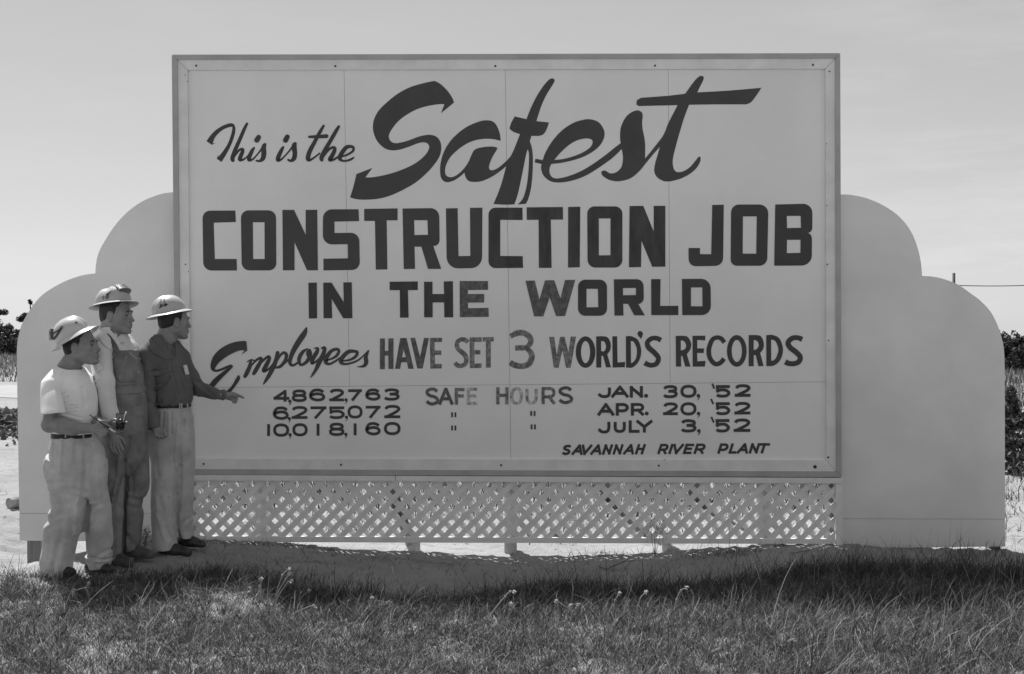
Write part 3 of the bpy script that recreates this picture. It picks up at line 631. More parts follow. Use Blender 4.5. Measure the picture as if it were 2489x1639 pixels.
for ch, x, wd in (('S', 55, 94), ('A', 168, 118), ('V', 250, 114), ('A', 368, 118), ('N', 495, 90), ('N', 608, 90), ('A', 720, 116), ('H', 848, 88), ('R', 1088, 98), ('I', 1204, 30), ('V', 1230, 116), ('E', 1362, 92), ('R', 1476, 106),
                  ('P', 1730, 98), ('L', 1850, 84), ('A', 1938, 118), ('N', 2066, 94), ('T', 2150, 116)):
    yb = 205-x/2300*19; yt = 93-x/2300*18
    if x in (1088, 1730): k.build(M_INK, 'slanted black capitals ' + ('SAVANNAH' if x == 1088 else 'RIVER')); k = Ink(1350, 1060, 4.407)
    glyph(k, ch, x, yt, x+wd, yb, 27, 0.33)
k.build(M_INK, 'slanted black capitals PLANT')

D = math.radians
# ------------------------------------------------------------------ people: implicit surfaces, one continuous mesh per body / garment
class Field:
    def __init__(s, lo, hi, h):
        s.lo = np.array(lo, float); s.h = h; s.n = np.ceil((np.array(hi)-s.lo)/h).astype(int)+1
        s.A = np.full(s.n, 0.5, np.float32); s.ax = [s.lo[i]+h*np.arange(s.n[i]) for i in range(3)]
    def block(s, lo, hi, pad):
        a = np.clip(np.floor((np.array(lo)-pad-s.lo)/s.h).astype(int), 0, s.n-1); b = np.clip(np.ceil((np.array(hi)+pad-s.lo)/s.h).astype(int)+1, 1, s.n)
        sl = tuple(slice(a[i], max(b[i], a[i]+1)) for i in range(3))
        return sl, s.ax[0][sl[0]][:, None, None], s.ax[1][sl[1]][None, :, None], s.ax[2][sl[2]][None, None, :]
    def put(s, sl, d, k, sub=False):
        a = s.A[sl]; d = d.astype(np.float32)
        if sub:
            d = -d; hh = np.maximum(k-np.abs(a-d), 0)/max(k, 1e-6); s.A[sl] = np.maximum(a, d)+hh*hh*k/4
        else:
            hh = np.maximum(k-np.abs(a-d), 0)/max(k, 1e-6); s.A[sl] = np.minimum(a, d)-hh*hh*k/4
    def cone(s, p, q, r1, r2, k=0.015, sub=False, clip=None):
        p = np.array(p, float); q = np.array(q, float); R = max(r1, r2)
        sl, X, Y, Z = s.block(np.minimum(p, q)-R, np.maximum(p, q)+R, k+3*s.h)
        ab = q-p; l2 = ab@ab+1e-12
        t = np.clip(((X-p[0])*ab[0]+(Y-p[1])*ab[1]+(Z-p[2])*ab[2])/l2, 0, 1)
        d = np.sqrt((X-p[0]-t*ab[0])**2+(Y-p[1]-t*ab[1])**2+(Z-p[2]-t*ab[2])**2)-(r1+t*(r2-r1))
        if clip is not None: d = np.maximum(d, (X-clip[0][0])*clip[1][0]+(Y-clip[0][1])*clip[1][1]+(Z-clip[0][2])*clip[1][2])
        s.put(sl, d, k, sub)
    def chain(s, pts, rad, k=0.015):
        for i in range(len(pts)-1): s.cone(pts[i], pts[i+1], rad[i], rad[i+1], k)
    def ell(s, c, r, k=0.015, R=None, sub=False):
        c = np.array(c, float); r = np.array(r, float); m = r.max()
        sl, X, Y, Z = s.block(c-m, c+m, k+3*s.h)
        X = X-c[0]; Y = Y-c[1]; Z = Z-c[2]
        if R is not None: X, Y, Z = (R[0, 0]*X+R[1, 0]*Y+R[2, 0]*Z, R[0, 1]*X+R[1, 1]*Y+R[2, 1]*Z, R[0, 2]*X+R[1, 2]*Y+R[2, 2]*Z)
        k0 = np.sqrt((X/r[0])**2+(Y/r[1])**2+(Z/r[2])**2); k1 = np.sqrt((X/r[0]**2)**2+(Y/r[1]**2)**2+(Z/r[2]**2)**2)+1e-9
        s.put(sl, k0*(k0-1)/k1, k, sub)
    def ztube(s, rows, y0, k=0.02, e=2.3, grow=0.0):
        """rows: (v, ul, ur, dy, ry): outline read off the photo at a man's own distance, with a depth of its own"""
        R = []
        for v, ul, ur, dy, ry in rows:
            a = at(ul, v, y0); b = at(ur, v, y0); R.append((a[2], (a[0]+b[0])/2, (b[0]-a[0])/2+grow, y0+dy, ry+grow))
        R = np.array(sorted(R)); z = s.ax[2]; zi = np.clip(z, R[0, 0], R[-1, 0])
        xc, a, yc, b = (smooth1(zi, R[:, 0], R[:, j]) for j in (1, 2, 3, 4))
        sl, X, Y, Z = s.block((R[:, 1]-R[:, 2]).min()*np.array([1, 0, 0])+np.array([0, (R[:, 3]-R[:, 4]).min(), R[0, 0]]),
                              (R[:, 1]+R[:, 2]).max()*np.array([1, 0, 0])+np.array([0, (R[:, 3]+R[:, 4]).max(), R[-1, 0]]), k+3*s.h)
        xc, a, yc, b = (q[sl[2]][None, None, :] for q in (xc, a, yc, b))
        d = ((np.abs((X-xc)/a)**e+np.abs((Y-yc)/b)**e)**(1/e)-1)*np.minimum(a, b)
        d = np.maximum(d, np.maximum(Z-R[-1, 0], R[0, 0]-Z)); s.put(sl, d, k)
    def groove(s, segs, y0):
        """cloth folds: (u0,v0,u1,v1,depth_mm,width_px) creases along lines read off the photo"""
        X = s.ax[0][:, None]; Z = s.ax[2][None, :]; G = np.zeros((s.n[0], s.n[2]))
        for u0, v0, u1, v1, dep, wd in segs:
            a = at(u0, v0, y0); b = at(u1, v1, y0); wd = wd/355.0; a = a[[0, 2]]; b = b[[0, 2]]; ab = b-a; l2 = ab@ab+1e-9
            t = ((X-a[0])*ab[0]+(Z-a[1])*ab[1])/l2; tc = np.clip(t, 0, 1)
            sd = ((X-a[0])*ab[1]-(Z-a[1])*ab[0])/math.sqrt(l2); dd = np.sqrt((X-a[0]-tc*ab[0])**2+(Z-a[1]-tc*ab[1])**2)
            dep = dep*1.6; G += dep*0.001*np.exp(-(dd/wd)**2)-dep*0.0006*np.exp(-((sd-1.9*wd)**2+(dd-np.abs(sd))**2*4)/wd**2)
        s.A += G[:, None, :].astype(np.float32)
    def crumple(s, amp, freq, seed, vs=(1, 1, 0.45)):
        r = np.random.default_rng(seed); X, Y, Z = s.ax[0][:, None, None], s.ax[1][None, :, None], s.ax[2][None, None, :]
        for i in range(7):
            d = r.standard_normal(3)*np.array(vs); d = d/np.linalg.norm(d)*freq*r.uniform(0.6, 2.0); ph = r.uniform(0, 6.28)
            s.A += (amp*np.sin(d[0]*X+d[1]*Y+d[2]*Z+ph+0.9*np.sin(0.6*(d[2]*X-d[0]*Z)))/(1+0.5*i)).astype(np.float32)
    def cut(s, p, n):
        d = (s.ax[0][:, None, None]-p[0])*n[0]+(s.ax[1][None, :, None]-p[1])*n[1]+(s.ax[2][None, None, :]-p[2])*n[2]
        np.maximum(s.A, d.astype(np.float32), out=s.A)
    def maskxz(s, P, y0, ymax=None):
        """keep only what lies inside an outline drawn in the man's own upright plane"""
        pts = px_poly(P, y0); X = s.ax[0][:, None]+0*s.ax[2][None, :]; Z = s.ax[2][None, :]+0*s.ax[0][:, None]; ins = np.zeros(X.shape, bool); dist = np.full(X.shape, 9.0)
        for i in range(len(pts)):
            x0, z0 = pts[i]; x1, z1 = pts[(i+1) % len(pts)]
            c = ((z0 > Z) != (z1 > Z)) & (X < (x1-x0)*(Z-z0)/(z1-z0+1e-12)+x0); ins ^= c
            l2 = (x1-x0)**2+(z1-z0)**2+1e-12; t = np.clip(((X-x0)*(x1-x0)+(Z-z0)*(z1-z0))/l2, 0, 1)
            dist = np.minimum(dist, np.hypot(X-x0-t*(x1-x0), Z-z0-t*(z1-z0)))
        sd = np.where(ins, -dist, dist).astype(np.float32); np.maximum(s.A, sd[:, None, :], out=s.A)
        if ymax is not None: np.maximum(s.A, (s.ax[1]-ymax)[None, :, None].astype(np.float32), out=s.A)
    def front(s, x, z):                          # y of the surface facing the camera side
        i = int(np.clip(round((x-s.lo[0])/s.h), 0, s.n[0]-1)); k = int(np.clip(round((z-s.lo[2])/s.h), 0, s.n[2]-1)); col = s.A[i, :, k]
        j = np.argmax(col < 0); return s.ax[1][j] if col[j] < 0 else None
    def strip(s, name, Ap, Bp, y0, m, parent, off=0.004, cols=6, label=None):
        """a sewn-on piece of cloth between two edges read off the photo, lying on the garment"""
        a = catmull([at(u, v, y0) for u, v in Ap], False, 5); b = catmull([at(u, v, y0) for u, v in Bp], False, 5); n = min(len(a), len(b)); V = []; Y = np.full((n, cols), np.nan)
        for i in range(n):
            for j in range(cols):
                q = a[i]+(b[i]-a[i])*j/(cols-1); V.append(q); y = s.front(q[0], q[2]); Y[i, j] = np.nan if y is None else y
        Y = np.where(np.isnan(Y), np.nanmedian(Y), Y); Yp = np.pad(Y, 1, 'edge'); Y = sum(Yp[1+d:1+d+n, 1+e:1+e+cols] for d in (-1, 0, 1) for e in (-1, 0, 1))/9
        T = [(q[0], Y[i//cols, i % cols]-off-s.h*0.5, q[2]) for i, q in enumerate(V)]; Bk = [(x, y+0.006+off, z) for x, y, z in T]; k = len(T); Fc = []
        for i in range(n-1):
            for j in range(cols-1): c = i*cols+j; Fc += [(c, c+cols, c+cols+1, c+1), (c+k, c+1+k, c+cols+1+k, c+cols+k)]
        rim = [i*cols for i in range(n)]+[(n-1)*cols+j for j in range(1, cols)]+[i*cols+cols-1 for i in range(n-2, -1, -1)]+[j for j in range(cols-2, 0, -1)]
        for i in range(len(rim)): a_, b_ = rim[i], rim[(i+1) % len(rim)]; Fc.append((a_, a_+k, b_+k, b_))
        o = mesh(name, T+Bk, Fc, m, parent, False)
        for pl in o.data.polygons: pl.use_smooth = pl.index < 2*(n-1)*(cols-1)
        if label: o['label'] = label
        return o
    def mesh(s):
        A = s.A; I = (A < 0); n = s.n
        S = sum(I[i:n[0]-1+i, j:n[1]-1+j, k:n[2]-1+k].astype(np.int8) for i in (0, 1) for j in (0, 1) for k in (0, 1))
        cells = np.argwhere((S > 0) & (S < 8)); idx = np.full(tuple(n-1), -1, np.int64); idx[tuple(cells.T)] = np.arange(len(cells))
        cor = [(i, j, k) for i in (0, 1) for j in (0, 1) for k in (0, 1)]
        val = {c: A[cells[:, 0]+c[0], cells[:, 1]+c[1], cells[:, 2]+c[2]] for c in cor}
        pos = np.zeros((len(cells), 3)); cnt = np.zeros(len(cells))
        for a in cor:
            for ax in range(3):
                if a[ax] == 0:
                    b = list(a); b[ax] = 1; b = tuple(b); va, vb = val[a], val[b]; m = (va < 0) != (vb < 0)
                    t = np.where(m, va/(va-vb+1e-12), 0); p = np.tile(np.array(a, float), (len(cells), 1)); p[:, ax] += t
                    pos[m] += p[m]; cnt[m] += 1
        V = s.lo+s.h*(cells+pos/cnt[:, None]); Q = []
        for ax in range(3):
            o1, o2 = [(1, 2), (2, 0), (0, 1)][ax]
            a = I.take(range(n[ax]-1), ax); b = I.take(range(1, n[ax]), ax)
            E = np.argwhere(a != b); E = E[(E[:, o1] > 0) & (E[:, o2] > 0) & (E[:, o1] < n[o1]-1) & (E[:, o2] < n[o2]-1)]
            fl = a[tuple(E.T)]
            def cell(d1, d2):
                c = E.copy(); c[:, o1] -= d1; c[:, o2] -= d2; return idx[tuple(c.T)]
            q = np.stack([cell(1, 1), cell(0, 1), cell(0, 0), cell(1, 0)], 1)
            q[~fl] = q[~fl][:, ::-1]; Q.append(q)
        Q = np.concatenate(Q); Q = Q[(Q >= 0).all(1)]
        return V, Q
def smooth1(z, zs, v):                         # smooth (monotone cubic) interpolation
    h = np.diff(zs); d = np.diff(v)/h; m = np.zeros(len(zs)); m[1:-1] = np.where(d[1:]*d[:-1] > 0, 2*d[1:]*d[:-1]/(d[1:]+d[:-1]+1e-12), 0); m[0], m[-1] = d[0], d[-1]
    i = np.clip(np.searchsorted(zs, z)-1, 0, len(zs)-2); t = (z-zs[i])/h[i]
    return v[i]*(1+2*t)*(1-t)**2+h[i]*m[i]*t*(1-t)**2+v[i+1]*t*t*(3-2*t)+h[i]*m[i+1]*t*t*(t-1)
def roty(a): c, s = math.cos(a), math.sin(a); return np.array([[c, 0, -s], [0, 1, 0], [s, 0, c]])   # nose up for a > 0
def rotz(a): c, s = math.cos(a), math.sin(a); return np.array([[c, -s, 0], [s, c, 0], [0, 0, 1]])

class Man:
    def __init__(s, y0, label, feet):
        s.y0 = y0; p = at(feet[0], feet[1], y0); s.root = empty('person', (p[0], p[1], p[2])); tag(s.root, label, 'person')
    def P(s, u, v, dy=0.0): return at(u, v, s.y0+dy)
    def field(s, u0, v0, u1, v1, dy0, dy1, h):
        a = s.P(u0, v1, dy0); b = s.P(u1, v0, dy0); c = s.P(u0, v1, dy1); d = s.P(u1, v0, dy1)
        return Field((min(a[0], c[0])-.02, s.y0+dy0, min(a[2], c[2])-.02), (max(b[0], d[0])+.02, s.y0+dy1, max(b[2], d[2])+.02), h)
    def part(s, name, f, m, parent=None, label=None):
        V, Q = f.mesh(); o = mesh(name, V, Q, m, parent or s.root, True)
        if label: o['label'] = label
        return o
    def rows(s, R, dy, ry): return [(r[0], r[1], r[2], r[3] if len(r) > 3 else dy, r[4] if len(r) > 4 else ry) for r in R]

class Head:
    """head frame: x forward, y to the man's left, z up, origin between the ears"""
    def __init__(s, man, ear, dy, sc, tilt, yaw):
        s.R = rotz(yaw)@roty(tilt); s.sc = sc; e = man.P(ear[0], ear[1], dy); s.man = man
        s.o = e-s.R@(np.array([-0.006, 0, -0.013])*sc)
        s.o[1] = man.y0+dy
    def p(s, x, y, z): return s.o+s.R@(np.array([x, y, z])*s.sc)
    def build(s, f, neck_to, rn=0.058, rn2=0.064):
        g = s.sc; E = lambda c, r, k=0.012, sub=False: f.ell(s.p(*c), np.array(r)*g, k, s.R, sub)
        Cn = lambda a, b, r1, r2, k=0.010, sub=False: f.cone(s.p(*a), s.p(*b), r1*g, r2*g, k, sub)
        E((-0.012, 0, 0.035), (0.094, 0.073, 0.086)); E((0.040, 0, -0.035), (0.050, 0.056, 0.085), 0.03)
        E((0.02, 0, -0.02), (0.066, 0.066, 0.075), 0.03)
        for sg in (-1, 1):
            Cn((0.002, sg*0.052, -0.062), (0.066, sg*0.018, -0.108), 0.020, 0.017, 0.025)
            E((0.060, sg*0.047, -0.022), (0.026, 0.016, 0.018), 0.015)
        E((0.079, 0, -0.108), (0.018, 0.022, 0.017), 0.014)
        Cn((0.083, -0.030, 0.014), (0.083, 0.030, 0.014), 0.011, 0.011, 0.016)
        E((0.070, 0, -0.068), (0.026, 0.032, 0.024), 0.016)
        for sg in (-1, 1): E((0.092, sg*0.033, -0.008), (0.015, 0.017, 0.011), 0.008, True)
        for sg in (-1, 1): E((0.073, sg*0.032, -0.009), (0.0125, 0.0135, 0.0115), 0.004)
        for sg in (-1, 1): Cn((0.083, sg*0.018, 0.006), (0.081, sg*0.045, 0.001), 0.0052, 0.0045, 0.004)
        Cn((0.088, 0, 0.004), (0.1085, 0, -0.038), 0.0080, 0.0095, 0.008); E((0.1085, 0, -0.041), (0.0105, 0.0100, 0.0090), 0.006)
        for sg in (-1, 1): E((0.099, sg*0.0115, -0.045), (0.0105, 0.0075, 0.008), 0.005)
        Cn((0.092, -0.019, -0.067), (0.092, 0.019, -0.067), 0.0055, 0.0055, 0.006); Cn((0.099, -0.006, -0.065), (0.099, 0.006, -0.065), 0.006, 0.006, 0.006)
        Cn((0.091, -0.015, -0.081), (0.091, 0.015, -0.081), 0.0075, 0.0075, 0.006)
        Cn((0.101, -0.024, -0.0745), (0.104, 0.0, -0.0735), 0.0030, 0.0030, 0.003, True); Cn((0.101, 0.024, -0.0745), (0.104, 0.0, -0.0735), 0.0030, 0.0030, 0.003, True)
        for sg in (-1, 1):
            E((-0.010, sg*0.074, -0.012), (0.019, 0.010, 0.032), 0.006); E((-0.004, sg*0.084, -0.008), (0.010, 0.0075, 0.019), 0.004, True)
            E((-0.006, sg*0.078, -0.038), (0.010, 0.007, 0.010), 0.005)
        f.cone(s.p(-0.030, 0, -0.050), neck_to, rn*g, rn2, 0.03)
    def hair(s, low=-0.060, name='hair'):
        f = Field(s.o-0.17, s.o+0.17, 0.0042); g = s.sc
        f.ell(s.p(-0.012, 0, 0.035), np.array((0.0972, 0.0760, 0.0885))*g, 0.01, s.R); f.ell(s.p(-0.040, 0, -0.020), np.array((0.0655, 0.0640, 0.062))*g, 0.03, s.R)
        for sg in (-1, 1): f.cone(s.p(0.022, sg*0.068, 0.020), s.p(0.017, sg*0.0690, -0.012), 0.0095*g, 0.006*g, 0.006)
        f.cut(s.p(0.026, 0, 0.02), s.R@np.array([0.90, 0, -0.44]))
        for sg in (-1, 1): f.cone(s.p(0.085, sg*0.075, -0.01), s.p(0.052, sg*0.080, 0.040), 0.030*g, 0.022*g, 0.01, True)
        f.cut(s.p(-0.05, 0, low), s.R@np.array([0.30, 0, -0.954]))
        for sg in (-1, 1):
            f.ell(s.p(-0.008, sg*0.080, -0.020), np.array((0.024, 0.026, 0.038))*g, 0.006, s.R, True)
            f.cone(s.p(0.000, sg*0.070, -0.055), s.p(0.05, sg*0.06, -0.06), 0.034*g, 0.045*g, 0.008, True)
        f.crumple(0.0007, 300, 3, (1, 1, 1))
        V, Q = f.mesh(); h = mesh(name, V, Q, M_HAIR, s.man.root, True)
        for sg in (-1, 1):
            b = MB(); b.tube([s.p(0.0925, sg*0.014, 0.013), s.p(0.0935, sg*0.028, 0.019), s.p(0.084, sg*0.046, 0.013)], [0.0045*g, 0.0055*g, 0.003*g], 6)
            b.build('eyebrow', M_HAIR, s.man.root, True)
            b = MB(); k = 8; c = np.array((0.0805, sg*0.0325, -0.0095))
            for i in range(5):
                pass
            b.tube([s.p(0.0855, sg*0.024, -0.008), s.p(0.0868, sg*0.032, -0.0065), s.p(0.0835, sg*0.042, -0.0095)], [0.0022*g, 0.0042*g, 0.002*g], 6)
            b.build('eye', M_EYE, s.man.root, True)
        return h

class Hat:
    def __init__(s, man, c, dy, tilt, yaw, rx=0.121, ry=0.106, hz=0.122, brim=0.050, drop=0.024, rib=True, m=None, roll=0.0, lump=0.0):
        cr, sr = math.cos(roll), math.sin(roll)
        s.R = rotz(yaw)@roty(tilt)@np.array([[1, 0, 0], [0, cr, -sr], [0, sr, cr]]); s.o = man.P(c[0], c[1], dy); s.rx, s.ry, s.hz = rx, ry, hz; s.man = man
        n = 96; V = []; Fc = []
        r = np.random.default_rng(5)
        ph = [(r.uniform(2, 5), r.uniform(0, 6), r.uniform(1, 3)) for _ in range(6)]
        prof = []                                # (kind, t): outer brim edge -> dome top, then inside back down to the rim
        for t in (1.0, 0.985, 0.8, 0.55, 0.3, 0.12, 0.03): prof.append(('b', t, 0))
        for t in np.linspace(0.0, 1.0, 22): prof.append(('d', t, 0))
        rows = []
        def ring(k, t, inset):
            row = []
            for j in range(n):
                a = 2*math.pi*j/n; ca, sa = math.cos(a), math.sin(a)
                if k == 'b':
                    fr = 1+0.16*ca*ca; x = ca*(rx-inset+brim*t*fr); y = sa*(ry-inset+brim*t*0.92); z = -drop*t**1.4*(0.75+0.35*abs(sa))-inset*0.7
                else:
                    ph_ = t*math.pi/2; c2 = math.cos(ph_)**0.82; x = ca*(rx-inset)*c2; y = sa*(ry-inset)*c2; z = (hz-inset)*math.sin(ph_)**0.95
                    if rib and not inset:
                        e = math.exp(-(y/0.014)**4)*min(1, max(0, (z-0.012)/0.02)); nn = np.array([x/rx**2, y/ry**2, z/hz**2]); nn /= np.linalg.norm(nn); x, y, z = np.array([x, y, z])+nn*0.0065*e
                    if lump and not inset:
                        l = sum(math.sin(q0*a+q1+q2*4*t) for q0, q1, q2 in ph)*lump*math.sin(min(1, t*2.2)*math.pi/2)
                        nn = np.array([x/rx**2, y/ry**2, z/hz**2]); nn /= np.linalg.norm(nn); x, y, z = np.array([x, y, z])+nn*l
                row.append(tuple(s.o+s.R@np.array([x, y, z])))
            return row
        for k, t, i in prof: rows.append(ring(k, t, 0))
        inner = [ring('b', t, 0.0035) for t in (0.985, 0.55, 0.0)]+[ring('d', t, 0.004) for t in (0.25, 0.6, 1.0)]
        allr = list(reversed(inner))+rows
        for row in allr: V += row
        for i in range(len(allr)-1):
            for j in range(n): a = i*n+j; b = i*n+(j+1) % n; Fc.append((a, b, b+n, a+n))
        s.mesh = mesh('hard_hat', V, Fc, m or M_HAT, man.root, True)
    def on(s, az, el, off=0.0015):               # point on the dome at azimuth (0 = front, + = man's left) and height angle
        c2 = math.cos(el)**0.82; n = np.array([math.cos(az)*c2/s.rx, math.sin(az)*c2/s.ry, math.sin(el)/s.hz]); n /= np.linalg.norm(n)
        p = np.array([math.cos(az)*s.rx*c2, math.sin(az)*s.ry*c2, s.hz*math.sin(el)**0.95])+n*off
        return s.o+s.R@p
    def ribbon(s, name, pts, wid, m, off=0.0015, closed=False):
        P = catmull(pts, closed, 5); V = []; Fc = []; L2 = len(P)
        for i in range(L2):
            a = P[(i-1) % L2 if closed else max(i-1, 0)]; b = P[(i+1) % L2 if closed else min(i+1, L2-1)]; t = np.array([(b[0]-a[0])*s.rx, (b[1]-a[1])*s.hz]); t /= np.linalg.norm(t)+1e-9
            dn = np.array([-t[1]/s.rx, t[0]/s.hz])*wid/2
            V += [s.on(P[i][0]+dn[0], P[i][1]+dn[1], off), s.on(P[i][0]-dn[0], P[i][1]-dn[1], off)]
        for i in range(L2 if closed else L2-1): j = (i+1) % L2; Fc.append((2*i, 2*j, 2*j+1, 2*i+1))
        return mesh(name, V, Fc, m, s.mesh, True)

def shoe(man, name, pts, rad, m, zcut=None):
    lo = np.min(pts, 0)-0.09; hi = np.max(pts, 0)+0.09; f = Field(lo, hi, 0.005)
    for i in range(len(pts)-1): f.cone(pts[i], pts[i+1], rad[i], rad[i+1], 0.02)
    f.cut((0, 0, zcut), (0, 0, -1)); o = man.part(name, f, m)
    b = MB(); return o
def finger(f, man, pts, r, k=0.004):
    q = [man.P(*p) for p in pts]; n = len(q)
    f.chain(q, [r*(1-0.12*i) for i in range(n)], k)

def collar(f, c, fwd, rad, back, front, lap, r0=0.016):
    """shirt collar: a band round the neck, high behind and open in front, with two points lying on the chest"""
    a0 = math.atan2(fwd[1], fwd[0])
    for sg in (-1, 1):
        pts = []
        for t in np.linspace(180, 22, 7):
            a = a0+sg*math.radians(t); k = (1+math.cos(math.radians(t)))/2
            pts.append(c+np.array([math.cos(a)*(rad[0]+0.012*k), math.sin(a)*rad[1], back+(front-back)*k**1.3]))
        e = c+np.array([math.cos(a0+sg*0.42)*(rad[0]+lap[0]), math.sin(a0+sg*0.42)*(rad[1]+lap[0]), front-lap[1]])
        pts.append(e); f.chain(pts, [r0*0.75]*3+[r0*0.9]*3+[r0*1.2, r0*0.6], 0.01)
# ---- the man in the white T-shirt
A1 = Man(-1.25, 'man in white T-shirt and baggy pale trousers with tilted shiny hard hat, holding a brush', (148, 1394))
y0 = A1.y0; P = A1.P
HA = Head(A1, (182, 847), -0.09, 1.07, math.radians(8), math.radians(-4)); HA.o[1] = y0+0.0
f = A1.field(80, 750, 330, 1400, -0.42, 0.32, 0.0042)
HA.build(f, P(163, 900, 0.0), 0.060, 0.070)
f.ztube(A1.rows([(905, 140, 196), (930, 124, 214), (980, 128, 222), (1055, 142, 216), (1100, 140, 235)], 0.0, 0.10), y0, 0.03)
f.chain([P(132, 932, -.11), P(127, 985, -.185), P(120, 1033, -.21)], [0.040, 0.042, 0.046], 0.03)
f.chain([P(121, 1031, -.21), P(150, 1034, -.23), P(175, 1040, -.245), P(212, 1041, -.26)], [0.047, 0.049, 0.044, 0.032], 0.03)
f.ell(P(232, 1043, -.27), (0.040, 0.022, 0.034), 0.025); f.ell(P(244, 1045, -.275), (0.028, 0.020, 0.034), 0.02)
finger(f, A1, [(244, 1034, -.285), (260, 1035, -.295), (271, 1040, -.29), (266, 1046, -.28)], 0.0100)
finger(f, A1, [(246, 1042, -.29), (259, 1044, -.30), (263, 1049, -.295), (254, 1052, -.285)], 0.0102)
finger(f, A1, [(246, 1049, -.29), (258, 1051, -.30), (258, 1056, -.295), (249, 1058, -.285)], 0.0098)
finger(f, A1, [(242, 1055, -.285), (252, 1057, -.295), (249, 1061, -.29), (242, 1062, -.28)], 0.0090)
finger(f, A1, [(226, 1036, -.275), (242, 1030, -.29), (256, 1031, -.30), (265, 1034, -.295)], 0.0112)
f.chain([P(203, 932, .12), P(218, 985, .15), P(226, 1022, .06)], [0.040, 0.042, 0.042], 0.03)
f.chain([P(226, 1022, .06), P(246, 1032, -.10), P(262, 1034, -.20)], [0.042, 0.036, 0.029], 0.03)
f.ell(P(276, 1035, -.215), (0.034, 0.020, 0.032), 0.02)
JD = -0.27
finger(f, A1, [(264, 1030, -.235), (271, 1023, -.265), (279, 1020, -.285), (284, 1021, -.295)], 0.0112)
for i, v in enumerate((1027, 1034.5, 1041.5, 1047)):
    finger(f, A1, [(284-i*1.0, v+2, JD+.050), (298-i*0.6, v, JD+.050), (307.0-i*1.6, v-0.5, JD+.022), (307.0-i*2.2, v+1, JD-.012)], 0.0096-0.0004*i)
f.chain([P(150, 1090, -.05), P(160, 1250, -.08), P(150, 1385, -.09)], [0.07, 0.05, 0.04], 0.03); f.chain([P(225, 1090, .05), P(232, 1250, .07), P(228, 1385, .07)], [0.07, 0.05, 0.04], 0.03)
body = A1.part('body', f, M_SKIN); HA.hair()
f = A1.field(90, 870, 250, 1080, -0.37, 0.30, 0.0038)
f.ztube(A1.rows([(888, 148, 190, 0, .07), (893, 145, 197, 0, .09), (899, 138, 202, 0, .115), (906, 132, 208, 0, .135), (914, 127, 215, 0, .15), (925, 124, 221, 0, .157), (940, 122, 227, 0, .155), (965, 121, 232), (985, 121, 233.5), (1005, 123, 232.5), (1025, 126, 231), (1045, 130, 228), (1062, 134, 225)], 0.0, 0.150), y0, 0.03)
f.chain([P(148, 905, -.07), P(124, 935, -.135)], [0.045, 0.058], 0.05); f.chain([P(190, 908, .08), P(206, 930, .15)], [0.045, 0.056], 0.05)
f.groove([(157, 976, 186, 962, 6, 2.4), (157, 981, 180, 976, 6, 2), (158, 984, 203, 983, 7, 2), (158, 991, 207, 989, 7, 2), (156, 972, 178, 952, 5, 2.4), (154, 940, 155, 1004, 9, 5), (150, 935, 160, 905, 3, 4), (182, 905, 176, 950, 3, 5), (112, 950, 128, 990, 3, 3), (175, 1000, 215, 1012, 4, 2.5), (165, 1015, 200, 1020, 4, 2.5), (215, 940, 222, 985, 3, 3)], y0)
cp = P(130, 1003.5, -.19); f.cone(P(122, 938, -.150), P(129.5, 1012, -.245), 0.058, 0.077, 0.008, clip=(cp, (0.06, 0, -1.0)))
f.cone(P(206, 930, .15), P(220, 985, .17), 0.06, 0.068, 0.03)
f.cone(P(164, 862, 0.005), P(168, 889, -0.01), 0.070, 0.076, 0.008, True)
f.ell(P(172, 890, -0.03), (0.080, 0.085, 0.034), 0.006, None, True)
f.crumple(0.0016, 34, 11)
shirt1 = A1.part('t_shirt', f, M_TEE)
R1h = [(1052, 131, 224), (1064, 129, 235), (1080, 125, 245), (1094, 121, 251), (1110, 117.5, 253), (1140, 118.5, 254), (1170, 127, 254, 0, .140), (1195, 140, 248, 0, .118), (1220, 165, 236, 0, .07)]
f = A1.field(95, 1040, 275, 1400, -0.30, 0.26, 0.0042)
f.ztube(A1.rows(R1h, 0.0, 0.145), y0, 0.03)
f.ztube(A1.rows([(1120, 121, 236, -.03, .10), (1165, 126, 226, -.035, .105), (1190, 130, 224, -.045, .105), (1212, 131, 221, -.055, .105), (1232, 132, 216, -.065, .105), (1252, 130, 211), (1267, 124, 206), (1282, 119, 202), (1300, 117, 198), (1322, 115.5, 194), (1349, 112.5, 190), (1375, 110.5, 188), (1385, 111, 187), (1394, 109, 187)], -0.075, 0.106), y0, 0.05, 2.1)
f.ztube(A1.rows([(1120, 165, 253, .03, .10), (1165, 180, 254.5, .035, .10), (1190, 186, 255, .05, .10), (1212, 196, 256.5, .06, .10), (1255, 198, 259.5), (1285, 201, 260.5), (1309, 202, 261), (1335, 203, 260), (1352, 204, 258.5), (1357, 201.5, 260.5), (1370, 204, 258), (1376, 208, 257), (1385, 212, 254)], 0.075, 0.10), y0, 0.03, 2.1)
f.groove([(220, 1212, 212, 1290, 14, 5), (229, 1070, 220, 1212, 7, 4), (150, 1075, 150, 1130, 4, 4), (178, 1068, 176, 1140, 5, 4), (205, 1068, 203, 1120, 4, 4), (134, 1170, 190, 1165, 5, 6), (136, 1228, 185, 1215, 6, 7), (128, 1262, 170, 1240, 5, 6), (190, 1175, 222, 1190, 5, 5),
          (150, 1390, 168, 1310, 8, 7), (145, 1345, 150, 1300, 5, 5), (215, 1240, 245, 1225, 4, 5), (222, 1360, 255, 1340, 5, 5), (206, 1350, 258, 1362, 6, 3), (125, 1100, 140, 1110, 5, 4), (172, 1300, 180, 1230, 4, 6), (235, 1080, 246, 1180, 4, 5), (120, 1365, 140, 1392, 5, 5)], y0)
